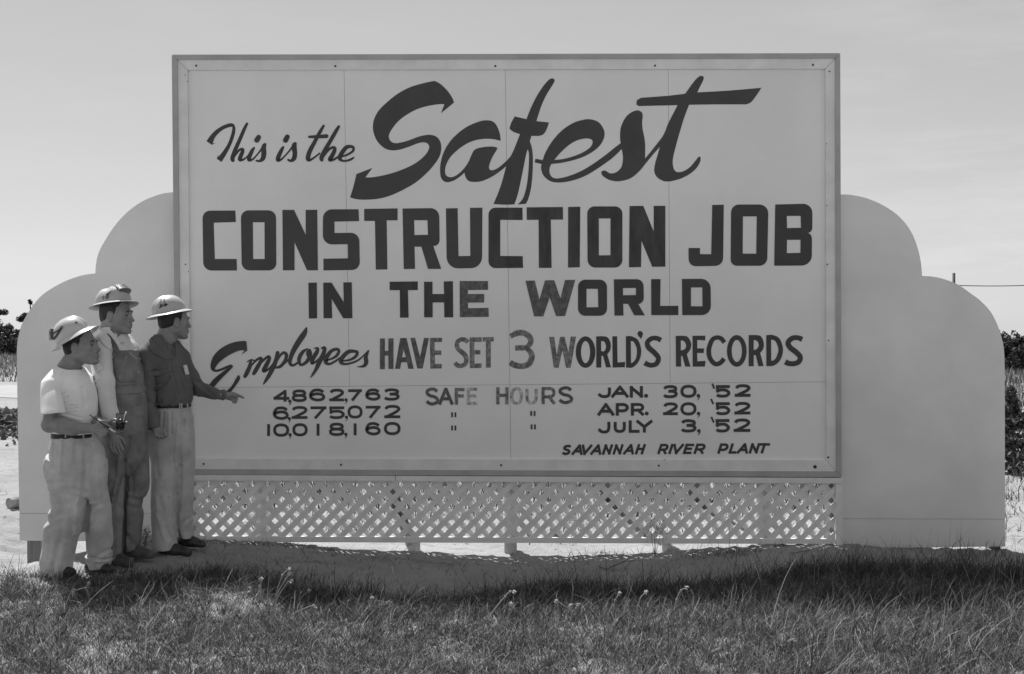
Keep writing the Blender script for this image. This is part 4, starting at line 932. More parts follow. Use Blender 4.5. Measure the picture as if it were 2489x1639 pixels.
f.crumple(0.0028, 26, 12)
tr1 = A1.part('trousers', f, M_KHAKI2)
f = A1.field(120, 1040, 250, 1075, -0.30, 0.26, 0.004); f.ztube([(1050, 130.5, 224.5, 0, .152), (1055.5, 130, 228, 0, .152), (1062.5, 129, 232, 0, .152)], y0, 0.004)
A1.part('belt', f, M_BELT)
for u in (203, 226, 160):
    b = MB()
    xx = (u-178)/50.0; dy = -0.154*max(0.05, 1-abs(xx)**2.3)**(1/2.3)
    a = P(u-1.6, 1049, dy); c = P(u+1.6, 1064, dy); b.box((a[0], a[1]-0.006, c[2]), (c[0], a[1]+0.004, a[2])); b.build('belt_loop', M_KHAKI2, A1.root)
zg = P(150, 1396)[2]
shoe(A1, 'shoe', [P(128, 1388, -.09), P(150, 1389, -.11), P(172, 1392, -.13)], [0.045, 0.042, 0.034], M_SHOE, zg)
shoe(A1, 'shoe', [P(222, 1378, .06), P(245, 1381, .04), P(268, 1386, .02)], [0.045, 0.042, 0.034], M_SHOE, P(150, 1390)[2])
H1 = Hat(A1, (177.5, 816.5), 0.0, math.radians(29), math.radians(-4), m=M_HAT1, rib=True, brim=0.047, drop=0.030, roll=D(5))
# goggles pushed to the back of the hat, with their strap
def goggles(hat, az0, az1, el0, el1, depth, strap):
    V = []; Fc = []; n = 9
    for i in range(n+1):
        az = az0+(az1-az0)*i/n; c = abs(i/n-0.5)*2; dp = depth*(1-0.35*c*c)
        for el, off in ((el0, 0.002), (el1, 0.002), (el1-0.06, dp), (el0+0.06, dp)): V.append(hat.on(az, el, off))
    for i in range(n):
        for j in range(4): a = 4*i+j; b2 = 4*i+(j+1) % 4; Fc.append((a, b2, b2+4, a+4))
    Fc.append((3, 2, 1, 0)); Fc.append((4*n, 4*n+1, 4*n+2, 4*n+3))
    g = mesh('goggles', V, Fc, M_LENSF, hat.mesh); md = g.modifiers.new('bevel', 'BEVEL'); md.width = 0.006; md.segments = 2
    for sgn in (0, 1):                          # bright rims at the ends
        i = 0 if sgn == 0 else n; b = MB(); b.tube([V[4*i+j] for j in (0, 3, 2, 1, 0)], 0.0030, 6, False); b.build('goggle_rim', M_METAL, hat.mesh, True)
    for j, st in enumerate(strap): hat.ribbon('goggle_strap', st, 0.016 if j == 0 else 0.011, M_RUB, 0.004)
goggles(H1, D(-150), D(-215), D(14), D(52), 0.036, [[(D(-148), D(16)), (D(-125), D(17)), (D(-104), D(24)), (D(-93), D(30))], [(D(-148), D(32)), (D(-125), D(31)), (D(-100), D(30)), (D(-90), D(32))]])
H1.ribbon('strap_clip', [(D(-93), D(27)), (D(-84), D(31)), (D(-90), D(37)), (D(-96), D(33))], 0.005, M_RUB, 0.006)
H1.ribbon('rivet', [(D(-42), D(24)), (D(-37), D(27)), (D(-37), D(21))], 0.009, M_RUB, 0.003)

# ---- the man in overalls
A2 = Man(-0.92, 'man in denim bib overalls over a pale shirt, goggles pushed up on his brimmed hat', (300, 1368))
y0 = A2.y0; P = A2.P
HB = Head(A2, (270.6, 769.5), -0.08, 1.07, math.radians(1), math.radians(-6)); HB.o[1] = y0
f = A2.field(200, 690, 400, 1390, -0.40, 0.34, 0.0042)
HB.build(f, P(268, 838, 0.0), 0.066, 0.080)
f.ztube(A2.rows([(840, 255, 305), (870, 245, 318), (950, 245, 330), (1044, 255, 340)], 0.0, 0.10), y0, 0.03)
f.chain([P(250, 858, -.13), P(255, 935, -.21), P(268, 1010, -.235), P(274, 1046, -.24)], [0.036, 0.036, 0.032, 0.030], 0.02)
f.ell(P(280, 1063, -.245), (0.034, 0.019, 0.043), 0.02, roty(D(-14)))
for pts, r in (([(269, 1072, -.25), (270, 1086, -.262), (276, 1097, -.262), (281, 1103, -.25)], .0092), ([(276, 1076, -.255), (279, 1091, -.267), (284, 1101, -.265), (288, 1105, -.25)], .0100),
               ([(283, 1076, -.255), (288, 1090, -.267), (292, 1100, -.262), (294, 1104, -.25)], .0100), ([(290, 1073, -.25), (296, 1086, -.260), (299, 1094, -.258), (300, 1098, -.245)], .0096),
               ([(288, 1060, -.235), (298, 1068, -.225), (303, 1080, -.215)], .0108)): finger(f, A2, pts, r)
f.chain([P(310, 862, .13), P(322, 930, .20), P(325, 1010, .17)], [0.036, 0.036, 0.03], 0.02); f.ell(P(326, 1040, .16), (.035, .02, .045), 0.02)
for i in range(4): finger(f, A2, [(320+4*i, 1050, .16), (321+4*i, 1070, .15), (323+4*i, 1080, .14)], .0095)
finger(f, A2, [(318, 1040, .14), (313, 1056, .12), (314, 1066, .11)], .0105)
f.chain([P(283, 1090, -.05), P(280, 1250, -.08), P(280, 1355, -.09)], [0.07, 0.05, 0.04], 0.03); f.chain([P(325, 1090, .05), P(318, 1250, .07), P(316, 1340, .07)], [0.07, 0.05, 0.04], 0.03)
A2.part('body', f, M_SKIN); HB.hair()
f = A2.field(205, 775, 370, 1040, -0.38, 0.34, 0.0038)
T2 = [(800, 252, 297, 0, .07), (812, 245, 306, 0, .10), (822, 238, 312, 0, .14), (835, 236, 320, 0, .155), (855, 234, 327, 0, .16), (880, 234, 334), (907, 236, 340), (935, 240, 344), (965, 252, 335, 0, .125)]
f.ztube(A2.rows(T2, 0.0, 0.155), y0, 0.03)
f.chain([P(262, 818, -.07), P(244, 842, -.15)], [0.05, 0.066], 0.05); f.chain([P(296, 822, .08), P(314, 850, .16)], [0.05, 0.062], 0.05)
f.chain([P(243, 846, -.16), P(253, 930, -.21), P(268, 1006, -.235), P(272, 1030, -.24)], [0.068, 0.066, 0.052, 0.044], 0.02)
f.chain([P(314, 856, .16), P(322, 930, .20), P(325, 1020, .17)], [0.062, 0.06, 0.045], 0.02)
# open collar
f.cone(P(272, 770, 0.0), P(275, 812, -0.01), 0.074, 0.068, 0.008, True); f.cone(P(284, 806, -0.05), P(304, 838, -0.12), 0.050, 0.016, 0.01, True)
collar(f, P(269, 812, 0.0), (0.85, -0.53), (0.068, 0.070), 0.045, -0.020, (0.072, 0.050))
f.groove([(258, 872, 274, 902, 5, 2.6), (264, 866, 281, 888, 5, 2.6), (262, 914, 281, 893, 6, 2.4), (260, 920, 280, 904, 6, 2.2), (254, 924, 276, 914, 5, 2.2), (252, 934, 268, 928, 5, 2.4), (250, 945, 262, 985, 4, 3), (256, 850, 266, 872, 4, 3), (256, 986, 268, 992, 5, 2.4), (258, 998, 272, 1003, 5, 2.4), (246, 960, 266, 968, 4, 3), (270, 940, 268, 985, 4, 3)], y0)
f.crumple(0.0018, 36, 21); sh2 = A2.part('shirt', f, M_CHAMB)
f.strip('collar', [(254, 791), (260, 797), (272, 810), (284, 822), (292, 834), (297, 848)], [(250, 800), (254, 808), (262, 819), (272, 829), (284, 842), (296, 851)], y0, M_CHAMB, sh2, 0.007)
f.strip('collar', [(296, 812), (304, 813), (312, 819)], [(298, 838), (305, 834), (312, 830)], y0, M_CHAMB, sh2, 0.006)
b = MB(); q = P(273.5, 815, -.098); b.tube([q, q+np.array([0.001, -0.004, 0])], 0.006, 10); b.build('collar_button', M_RUB, A2.root)
R2 = [(934, 238, 346.5), (955, 238, 350), (990, 240, 354.5), (1020, 242, 357), (1044, 243, 358), (1075, 245, 356), (1105, 247, 354, 0, .152), (1130, 262, 346, 0, .125), (1155, 285, 332, 0, .07)]
f = A2.field(215, 835, 375, 1360, -0.36, 0.34, 0.0042)
f.ztube(A2.rows(R2, 0.0, 0.158), y0, 0.02)
f.ztube(A2.rows([(1075, 246, 335, -.03, .11), (1105, 246, 322, -.035, .112), (1125, 246, 318, -.045, .112), (1190, 244, 309.5, -.065, .108), (1210, 244, 304), (1223, 245, 301.5), (1245, 246, 302), (1262, 247, 303.5), (1300, 250, 303), (1346, 252, 303), (1353, 254, 302)], -0.075, 0.105), y0, 0.04, 2.1)
f.ztube(A2.rows([(1075, 270, 355, .03, .11), (1105, 282, 355, .035, .11), (1125, 286, 354.5, .05, .11), (1169, 288, 353, .07, .105), (1195, 286, 348), (1213, 284, 341), (1231, 284, 334), (1255, 284, 337), (1280, 286, 334), (1309, 288, 331), (1339, 290, 329)], 0.085, 0.10), y0, 0.012, 2.1)
g2 = [(318, 1115, 309, 1190, 13, 5), (309, 1190, 302, 1225, 12, 5), (302, 1225, 303, 1345, 12, 4), (316, 1075, 319, 1115, 7, 4), (300, 1215, 284, 1221, 3, 5), (335, 1217, 312, 1207, 3.5, 5), (338, 1242, 314, 1230, 2.5, 5), (260, 1195, 285, 1210, 4, 6), (328, 1130, 322, 1200, 6, 6), (345, 985, 346, 1035, 5, 3),
      (265, 990, 281, 960, 5, 3), (262, 1003, 278, 975, 3, 2.5), (290, 1110, 300, 1150, 4, 6), (260, 1300, 270, 1345, 4, 5), (310, 1300, 325, 1330, 4, 5), (330, 1060, 322, 1110, 5, 5)]
f.groove(g2, y0); f.crumple(0.0024, 28, 22); ov = A2.part('overalls', f, M_DENIM)
f = A2.field(215, 780, 375, 960, -0.36, 0.34, 0.0045); f.ztube(A2.rows(T2, 0.0, 0.155), y0, 0.03, grow=0.009)
f.maskxz([(281, 848), (300, 850), (333, 851), (350, 860), (364, 940), (352, 956), (258, 956), (262, 938), (274, 925), (281, 908), (284.5, 888)], y0, y0+0.12)
f.groove([(296, 868, 298, 900, 3, 2.2), (298, 900, 303, 920, 3, 2.2), (303, 920, 312, 927, 3, 2.2), (312, 927, 338, 925, 3, 2.2), (291, 867, 332, 869, 3, 2), (320, 868, 326, 924, 3, 2.2), (258, 939, 352, 935, 3, 2)], y0); f.crumple(0.0012, 40, 23)
bib = A2.part('bib', f, M_DENIM, ov)
f.strip('bib_pocket', [(297, 869), (298, 895), (303, 918), (313, 927)], [(331, 871), (335, 895), (338, 914), (339, 925)], y0, M_DENIM, ov, 0.003, 8)
f = A2.field(215, 925, 375, 965, -0.36, 0.34, 0.004); f.ztube(A2.rows([(937, 238, 347), (954.5, 238, 350)], 0.0, 0.158), y0, 0.003, grow=0.006); A2.part('waistband', f, M_DENIM, ov)
def strap2(pts, wd, m, name):
    V = []; Fc = []
    c = catmull(pts, False, 6); n = len(c)
    for i in range(n):
        t = c[min(i+1, n-1)]-c[max(i-1, 0)]; t /= np.linalg.norm(t); o_ = c[i]-(P(278, 860, 0)); o_[2] *= 0.3; o_ -= t*(o_@t); o_ /= np.linalg.norm(o_); sd = np.cross(t, o_)
        V += [tuple(c[i]+sd*wd/2+o_*.003), tuple(c[i]-sd*wd/2+o_*.003), tuple(c[i]-sd*wd/2-o_*.004), tuple(c[i]+sd*wd/2-o_*.004)]
    for i in range(n-1):
        for j in range(4): a = 4*i+j; d = 4*i+(j+1) % 4; Fc.append((a, d, d+4, a+4))
    Fc += [(3, 2, 1, 0), (4*n-4, 4*n-3, 4*n-2, 4*n-1)]; return mesh(name, V, Fc, m, ov)
strap2([P(236, 826, .02), P(241, 812, -.06), P(257, 815, -.128), P(270, 828, -.156), P(281, 846, -.172), P(285, 858, -.175)], 0.034, M_STRAP, 'shoulder_strap')
strap2([P(270, 800, .13), P(296, 812, .12), P(316, 836, .07), P(326, 858, 0.02)], 0.034, M_STRAP, 'shoulder_strap')
for u, v in ((307, 869), (337, 905), (348, 957)):
    b = MB()
    xx = np.clip((u-290)/52.0, -0.97, 0.97); dy = -0.168*max(0.02, 1-abs(xx)**2.3)**(1/2.3); q = P(u, v, dy); b.tube([q+np.array([0, .003, 0]), q+np.array([0, -.004, 0])], 0.005, 8); b.build('button', M_STITCH, ov)
strap2([P(316, 858, -.148), P(324, 866, -.128), P(333, 873, -.10)], 0.007, M_STITCH, 'strap_buckle')
shoe(A2, 'shoe', [P(268, 1362, -.08), P(290, 1363, -.10), P(312, 1368, -.12)], [0.050, 0.045, 0.036], M_SHOE2, P(285, 1374)[2])
shoe(A2, 'shoe', [P(315, 1342, .08), P(340, 1345, .05), P(364, 1349, .02)], [0.048, 0.045, 0.036], M_SHOE2, P(340, 1358)[2])
H2 = Hat(A2, (275.5, 739), 0.0, D(9), D(-6), rx=0.123, ry=0.108, hz=0.112, m=M_HATC, rib=False, brim=0.042, drop=0.016, lump=0.0018, roll=D(-8))
goggles(H2, D(-44), D(40), D(30), D(63), 0.034, [[(D(-46), D(52)), (D(-56), D(45)), (D(-72), D(33)), (D(-86), D(20))]])
H2.ribbon('strap_ring', [(D(-84), D(18)), (D(-80), D(13)), (D(-84), D(8)), (D(-89), D(13))], 0.006, M_RUB, 0.004, True); H2.ribbon('hat_mark', [(D(-97), D(7)), (D(-98), D(14)), (D(-98.5), D(21))], 0.006, M_RUB, 0.003)

# ---- the pointing man
A3 = Man(-0.60, 'man in dark shirt and light trousers pointing at the sign, hard hat with arrow', (430, 1350))
y0 = A3.y0; P = A3.P
HC = Head(A3, (414, 784), -0.05, 1.06, math.radians(0), math.radians(38)); HC.o[1] = y0+0.02
f = A3.field(325, 710, 600, 1360, -0.40, 0.42, 0.0042)
HC.build(f, P(398, 842, 0.0), 0.062, 0.074)
f.ztube(A3.rows([(850, 370, 432), (880, 358, 446), (940, 362, 452), (985, 374, 458), (1040, 370, 458)], 0.0, 0.10), y0, 0.03)
f.chain([P(362, 878, -.12), P(357, 942, -.20), P(368, 1010, -.236), P(379, 1042, -.247)], [0.036, 0.036, 0.030, 0.028], 0.02)
f.ell(P(386, 1049, -.25), (0.036, 0.022, 0.032), 0.02, roty(D(-35))); f.ell(P(390, 1056, -.252), (0.034, 0.024, 0.024), 0.015)
for i, (u, v) in enumerate(((379, 1057), (386.5, 1060), (393.5, 1060), (400, 1057))):
    finger(f, A3, [(u-1, v-6, -.268), (u+1.0, v+2.5, -.278), (u+1.5, v+6.0, -.268), (u+0.5, v+4, -.252)], 0.0102-0.0004*(i == 0))
finger(f, A3, [(392, 1041, -.255), (402, 1050, -.262), (406, 1058, -.268), (404, 1062, -.27)], 0.0110)
f.chain([P(440, 874, .12), P(478, 943, .20), P(520, 955, .28), P(550, 962, .335)], [0.036, 0.036, 0.030, 0.027], 0.02)
f.ell(P(561, 964, .345), (0.040, 0.018, 0.030), 0.02, roty(D(-15)))
finger(f, A3, [(565, 956, .345), (576, 960, .35), (585, 964, .352), (592, 967.5, .352)], 0.0118)
for i, (u, v) in enumerate(((573, 964), (572, 969), (569.5, 973.5))):
    finger(f, A3, [(u-7, v-1, .335), (u+3.5, v+1.5, .325), (u+3.0, v+6, .33), (u-4, v+5, .335)], 0.0098-0.0004*i)
finger(f, A3, [(556, 962, .325), (566, 961, .318), (574, 964, .318)], 0.0105)
f.chain([P(405, 1090, -.05), P(405, 1220, -.08), P(408, 1330, -.08)], [0.07, 0.05, 0.04], 0.03); f.chain([P(445, 1090, .06), P(443, 1220, .09), P(448, 1310, .09)], [0.07, 0.05, 0.04], 0.03)
A3.part('body', f, M_SKIN); HC.hair()
f = A3.field(325, 800, 570, 1060, -0.40, 0.42, 0.0040)
T3 = [(816, 380, 412, 0, .07), (826, 370, 422, 0, .10), (838, 360, 433, 0, .135), (850, 354, 441, 0, .15), (866, 350, 447, 0, .155), (890, 350, 454), (912, 351, 459), (938, 353, 463), (958, 357, 466), (970, 362, 466), (979, 368, 462.5), (985, 371, 459)]
f.ztube(A3.rows(T3, 0.0, 0.150), y0, 0.03)
f.chain([P(380, 836, -.07), P(356, 862, -.135)], [0.05, 0.060], 0.05); f.chain([P(420, 842, .08), P(440, 868, .12)], [0.05, 0.058], 0.05)
cp = P(374, 1043, -.245); ax = P(374, 1043, -.245)-P(358, 945, -.20); ax /= np.linalg.norm(ax)
f.chain([P(354, 868, -.145), P(355, 940, -.20), P(366, 1005, -.235)], [0.060, 0.058, 0.046], 0.02); f.cone(P(366, 1005, -.235), P(379, 1052, -.25), 0.046, 0.043, 0.01, clip=(cp, ax))
f.chain([P(441, 870, .12), P(463, 918, .17), P(480, 945, .205)], [0.060, 0.056, 0.054], 0.03); f.cone(P(480, 944, .205), P(524, 957, .285), 0.053, 0.043, 0.02)
cq = P(547, 961.5, .33); ax = P(547, 961.5, .33)-P(500, 950, .25); ax /= np.linalg.norm(ax); f.cone(P(520, 956, .285), P(556, 964, .345), 0.043, 0.036, 0.01, clip=(cq, ax))
f.cone(P(400, 795, 0.0), P(400, 838, -0.01), 0.072, 0.064, 0.008, True); f.cone(P(407, 830, -0.04), P(426, 868, -0.12), 0.050, 0.012, 0.01, True)
collar(f, P(398, 836, 0.0), (0.80, -0.60), (0.066, 0.068), 0.050, -0.020, (0.080, 0.060))
f.groove([(432, 872, 458, 972, 5, 3), (425, 872, 451, 975, 3, 2.5), (398, 912, 432, 903, 4, 3), (396, 945, 428, 915, 5, 4), (368, 955, 400, 978, 5, 5), (364, 880, 362, 960, 8, 5), (374, 905, 398, 900, 3, 3), (408, 940, 424, 925, 4, 3), (372, 930, 380, 965, 4, 4), (466, 930, 500, 968, 5, 4), (480, 925, 508, 966, 5, 4), (500, 938, 514, 968, 4, 4), (520, 945, 526, 970, 4, 3),
          (545, 948, 540, 975, 3, 2), (345, 945, 368, 962, 5, 2.6), (350, 988, 372, 982, 6, 2.4), (352, 1006, 376, 998, 6, 2.4), (358, 1016, 378, 1010, 5, 2.2), (348, 925, 366, 935, 4, 2.6), (362, 1032, 386, 1026, 4, 2), (372, 880, 380, 915, 4, 3), (384, 900, 420, 896, 3, 2.2), (384, 900, 384, 934, 2.5, 2), (385, 934, 420, 930, 2.5, 2), (446, 910, 459, 960, 4, 2.4), (425, 985, 440, 965, 4, 4), (400, 984, 408, 970, 4, 4)], y0)
f.crumple(0.0017, 38, 31); sh3 = A3.part('shirt', f, M_DARK)
f.strip('collar', [(379, 819), (385, 825), (396, 834), (409, 847), (427, 872)], [(373, 831), (379, 843), (389, 855), (405, 866), (426, 874)], y0, M_DARK, sh3, 0.008)
f.strip('collar', [(416, 835), (421, 846), (427, 862), (429, 871)], [(424, 836), (432, 846), (437, 857), (433, 869)], y0, M_DARK, sh3, 0.006)
f.strip('placket', [(428, 873), (440, 920), (455, 975)], [(434, 871), (446, 915), (460, 966)], y0, M_DARK, sh3, 0.002)
f.strip('pocket_flap', [(383, 899), (402, 898), (420, 895)], [(384, 907), (402, 912), (420, 904)], y0, M_DARK, sh3, 0.003)
f.strip('cuff', [(529, 942), (531, 956), (529, 972)], [(545, 949), (545, 960), (541, 974)], y0, M_DARK, sh3, 0.002)
q = P(455, 903, -0.128); t_ = np.array([0.012, 0.010, -0.06]); t_ /= np.linalg.norm(t_); sd = np.array([0.75, 0.65, 0.13]); sd /= np.linalg.norm(sd)
nn = np.cross(t_, sd); nn = nn if nn[1] < 0 else -nn; q = P(452.5, 899, -.085)
V = [tuple(q+a*t_*0.034+b_*sd*0.0135+c*nn*0.003) for c in (1, -1) for a, b_ in ((-1, -1), (-1, 1), (1, 1), (1, -1))]
bd = mesh('badge', V, [(0, 1, 2, 3), (7, 6, 5, 4), (0, 4, 5, 1), (1, 5, 6, 2), (2, 6, 7, 3), (3, 7, 4, 0)], M_BADGE, sh3)
R3 = [(984, 367.5, 460), (990, 366, 460.5), (1000, 362, 462), (1012, 359, 466), (1028, 358, 468), (1060, 357.5, 468.5), (1085, 362, 468, 0, .140), (1110, 378, 462, 0, .115), (1135, 400, 450, 0, .07)]
f = A3.field(335, 975, 485, 1340, -0.30, 0.30, 0.0042)
f.ztube(A3.rows(R3, 0.0, 0.145), y0, 0.02)
f.ztube(A3.rows([(1040, 362, 455, -.03, .10), (1085, 364, 442, -.035, .10), (1121, 372.5, 438, -.03, .108), (1160, 374.5, 437, -.045, .108), (1200, 376, 436, -.055, .108), (1228, 376.5, 435.5, -.06, .108), (1260, 377.5, 435.5), (1300, 379, 436.5), (1320, 380, 438), (1329, 380.5, 438)], -0.070, 0.105), y0, 0.04, 2.1)
f.ztube(A3.rows([(1040, 405, 468, .03, .10), (1085, 418, 468.5, .035, .10), (1121, 414, 468.5, .045, .105), (1160, 414, 466, .055, .105), (1200, 414, 464, .065, .105), (1260, 416, 460, .075, .105), (1295, 428, 458), (1302, 432, 459.5), (1312, 438, 461)], 0.085, 0.10), y0, 0.012, 2.1)
f.groove([(434, 1115, 434, 1200, 5, 3), (434, 1200, 435, 1310, 5, 3), (455, 1020, 444, 1130, 7, 4), (432, 1002, 431, 1050, 5, 3), (413, 1000, 408, 1060, 5, 3), (395, 1000, 396, 1030, 4, 3), (444, 1130, 438, 1240, 5, 5), (408, 1240, 428, 1300, 5, 5), (405, 1200, 420, 1260, 4, 5), (385, 1080, 400, 1150, 4, 6), (452, 1000, 458, 1050, 4, 4), (440, 1280, 455, 1262, 4, 4)], y0)
f.crumple(0.0022, 28, 32); A3.part('trousers', f, M_KHAKI)
f = A3.field(350, 975, 480, 1000, -0.30, 0.30, 0.004); f.ztube(A3.rows([(982.5, 369, 461, 0, .150), (989.5, 367, 461.8, 0, .150)], 0.0, 0.150), y0, 0.003, grow=0.002); A3.part('belt', f, M_BELT)
for u in (391, 437, 442, 456):
    b = MB()
    xx = (u-415)/47.0; dy = -0.153*max(0.05, 1-abs(xx)**2.3)**(1/2.3); a = P(u-1.3, 980.5, dy); c = P(u+1.3, 992, dy); b.box((a[0], a[1]-0.006, c[2]), (c[0], a[1]+0.004, a[2])); b.build('belt_loop', M_KHAKI, A3.root)
shoe(A3, 'shoe', [P(400, 1334, -.08), P(425, 1338, -.10), P(455, 1343, -.12)], [0.047, 0.044, 0.034], M_SHOE, P(430, 1351.5)[2])
shoe(A3, 'shoe', [P(445, 1314, .09), P(468, 1319, .07), P(490, 1324.5, .05)], [0.044, 0.042, 0.033], M_SHOE, P(470, 1333)[2])
H3 = Hat(A3, (411.5, 759.5), 0.01, D(10), D(38), rx=0.121, ry=0.106, hz=0.118, m=M_HAT, rib=True, brim=0.044, drop=0.020, roll=D(-8))
# 33 and the arrow painted on the side of the hat
az = -128
def dome_text(pts, wd): H3.ribbon('hat_number', [(D(az+a), D(e)) for a, e in pts], wd, M_RUB, 0.0016)
for o3 in (-11, 5):
    dome_text([(o3-1, 50), (o3+3, 53), (o3+7, 50), (o3+6, 45.5), (o3+2.5, 44)], 0.0052); dome_text([(o3+2.5, 44), (o3+7.5, 42), (o3+7, 37), (o3+3, 35), (o3-1, 38)], 0.0052)
def dome_poly(name, pts, m, off):
    lp = [Vector((a, e, 0)) for a, e in pts]; tr = tessellate_polygon([lp]); V = [H3.on(D(az+a), D(e), off) for a, e in pts]
    return mesh(name, V, [t if np.dot(np.cross(np.array(V[t[1]])-V[t[0]], np.array(V[t[2]])-V[t[0]]), np.array(V[t[0]])-H3.o) > 0 else (t[0], t[2], t[1]) for t in tr], m, H3.mesh)
def subdiv(pts, n=6):
    out = []
    for i in range(len(pts)):
        a, b2 = np.array(pts[i]), np.array(pts[(i+1) % len(pts)]); out += [tuple(a+(b2-a)*j/n) for j in range(n)]
    return out
for pg in ([(-13, 30), (-7, 27.5), (-7, 24), (-13, 15.5), (-6, 16), (-2, 19), (-2, 27), (-5, 30)], [(12, 28), (12, 30.5), (22, 23.5), (12, 16.5), (12, 19), (9, 19), (9, 28)], [(-2, 27.5), (10, 28.5), (10, 26.8), (-2, 25.8)], [(-2, 20.2), (10, 20.2), (10, 18.6), (-2, 18.6)]):
    dome_poly('arrow_mark', pg, M_RUB, 0.0026)
for i in range(5): H3.ribbon('arrow_mark', [(D(az-0.6+i*2.0), D(25.4)), (D(az-0.6+i*2.0), D(20.6))], 0.0018, M_RUB, 0.0022)

# ---- things the first man holds
P = A1.P
jc = P(293.5, 1046, JD); jt = P(293.5, 1004.5, JD)
jar = empty('paint_jar', tuple(jc)); tag(jar, 'glass jar of dark paint in the left hand of the man in white', 'jar')
def lathe(prof, n=28):
    V = []; Fc = []
    for r, z in prof:
        for j in range(n): a = 2*math.pi*j/n; V.append((jc[0]+r*math.cos(a), jc[1]+r*math.sin(a), jc[2]+z))
    for i in range(len(prof)-1):
        for j in range(n): a = i*n+j; b2 = i*n+(j+1) % n; Fc.append((a, b2, b2+n, a+n))
    return V, Fc
HJ = jt[2]-jc[2]
V, Fc = lathe([(0.0005, 0.0), (0.026, 0.0), (0.0285, 0.004), (0.0285, HJ-0.004), (0.0275, HJ), (0.0262, HJ-0.002), (0.0262, 0.006), (0.0005, 0.006)])
mesh('glass', V, Fc, M_GLASS, jar, True)
V, Fc = lathe([(0.0005, 0.0068), (0.0254, 0.0068), (0.0256, HJ*0.62), (0.0005, HJ*0.62)])
mesh('paint', V, Fc, M_LIQ, jar, True)
b = MB(); b.tube([P(297, 1040, JD-0.004), P(303.5, 1009, JD-0.022), P(307, 1001.5, JD-0.024)], [0.0035, 0.0035, 0.0045], 8)
tag(b.build('brush_handle', M_METAL, None, True), 'thin bright brush handle standing in the paint jar', 'brush')
pb = empty('paint_brush', tuple(P(255, 1035, -.31))); tag(pb, 'slim dark paint brush in the right hand of the man in white', 'brush')
b = MB(); b.tube([P(217.5, 1008.5, -.325), P(238, 1022.5, -.318), P(252, 1033, -.313), P(266, 1041, -.308)], [0.0030, 0.0036, 0.0040, 0.0036], 8); b.build('handle', M_RUB, pb, True)
b = MB(); b.tube([P(265.5, 1041, -.308), P(272, 1045.5, -.306), P(281, 1051, -.303)], [0.0040, 0.0062, 0.0042], 8); b.build('ferrule', M_METAL, pb, True)
b = MB(); b.tube([P(281, 1051, -.303), P(287, 1055, -.301), P(295, 1060.5, -.298)], [0.0040, 0.0032, 0.0008], 8); b.build('bristles', M_HAIR, pb, True)

# ------------------------------------------------------------------ grass, weeds and flowers
def blades(name, bx, by, Ln, lean_az, lean, wid, m, curl=1.0, nseg=4, label=None):
    n = len(bx); bz = height(bx, by)-0.01
    V = np.zeros((n, 2*nseg+1, 3)); ang = np.zeros(n); p = np.stack([bx, by, bz], 1)
    dx, dy = np.cos(lean_az), np.sin(lean_az); tw = RNG.uniform(0, 2*np.pi, n); sxv = np.stack([np.cos(tw), np.sin(tw), 0*tw], 1)
    daz = RNG.normal(0, 0.25, n)
    for i in range(nseg):
        f = i/nseg; wv = wid*(1-0.75*f)
        V[:, 2*i] = p+sxv*wv[:, None]/2; V[:, 2*i+1] = p-sxv*wv[:, None]/2
        th = lean*(0.35+curl*1.3*(f+0.2)); a = lean_az+daz*i
        p = p+(Ln/nseg)[:, None]*np.stack([np.cos(a)*np.sin(th), np.sin(a)*np.sin(th), np.cos(th)], 1)
        lowz = height(p[:, 0], p[:, 1])+0.004; p[:, 2] = np.maximum(p[:, 2], lowz)
    V[:, -1] = p
    base = (np.arange(n)*(2*nseg+1))[:, None, None]
    q = np.array([[2*i, 2*i+1, 2*i+3, 2*i+2] for i in range(nseg-1)])[None]+base
    t = np.array([[2*nseg-2, 2*nseg-1, 2*nseg, 2*nseg]])[None]+base
    Q = np.concatenate([q, t], 1).reshape(-1, 4)
    me = bpy.data.meshes.new(name); Vf = V.reshape(-1, 3).astype(np.float32)
    tri = np.tile(np.array([False]*(nseg-1)+[True]), n); cnt = np.where(tri, 3, 4); loops = Q.ravel()[np.repeat(~tri, 4) | np.tile([True, True, True, False], len(Q))]
    me.vertices.add(len(Vf)); me.vertices.foreach_set('co', Vf.ravel()); me.loops.add(len(loops)); me.loops.foreach_set('vertex_index', loops.astype(np.int32))
    me.polygons.add(len(Q)); st = np.concatenate([[0], np.cumsum(cnt)[:-1]]); me.polygons.foreach_set('loop_start', st.astype(np.int32)); me.update(calc_edges=True)
    me.polygons.foreach_set('use_smooth', np.ones(len(Q), bool)); me.materials.append(m)
    o = bpy.data.objects.new(name, me); C.collection.objects.link(o); return o
def ground_at(u, v, y0=-1.5):                   # where the sight line through a photo pixel meets the ground
    d = RGT*((u-CX)/F)+UPV*((CY-v)/F)+FWD; t = 5.0
    for _ in range(40):
        p = CAM+d*t; t += (p[2]-gh(p[0], p[1]))/max(-d[2], 0.02)*0.8
    return CAM+d*t
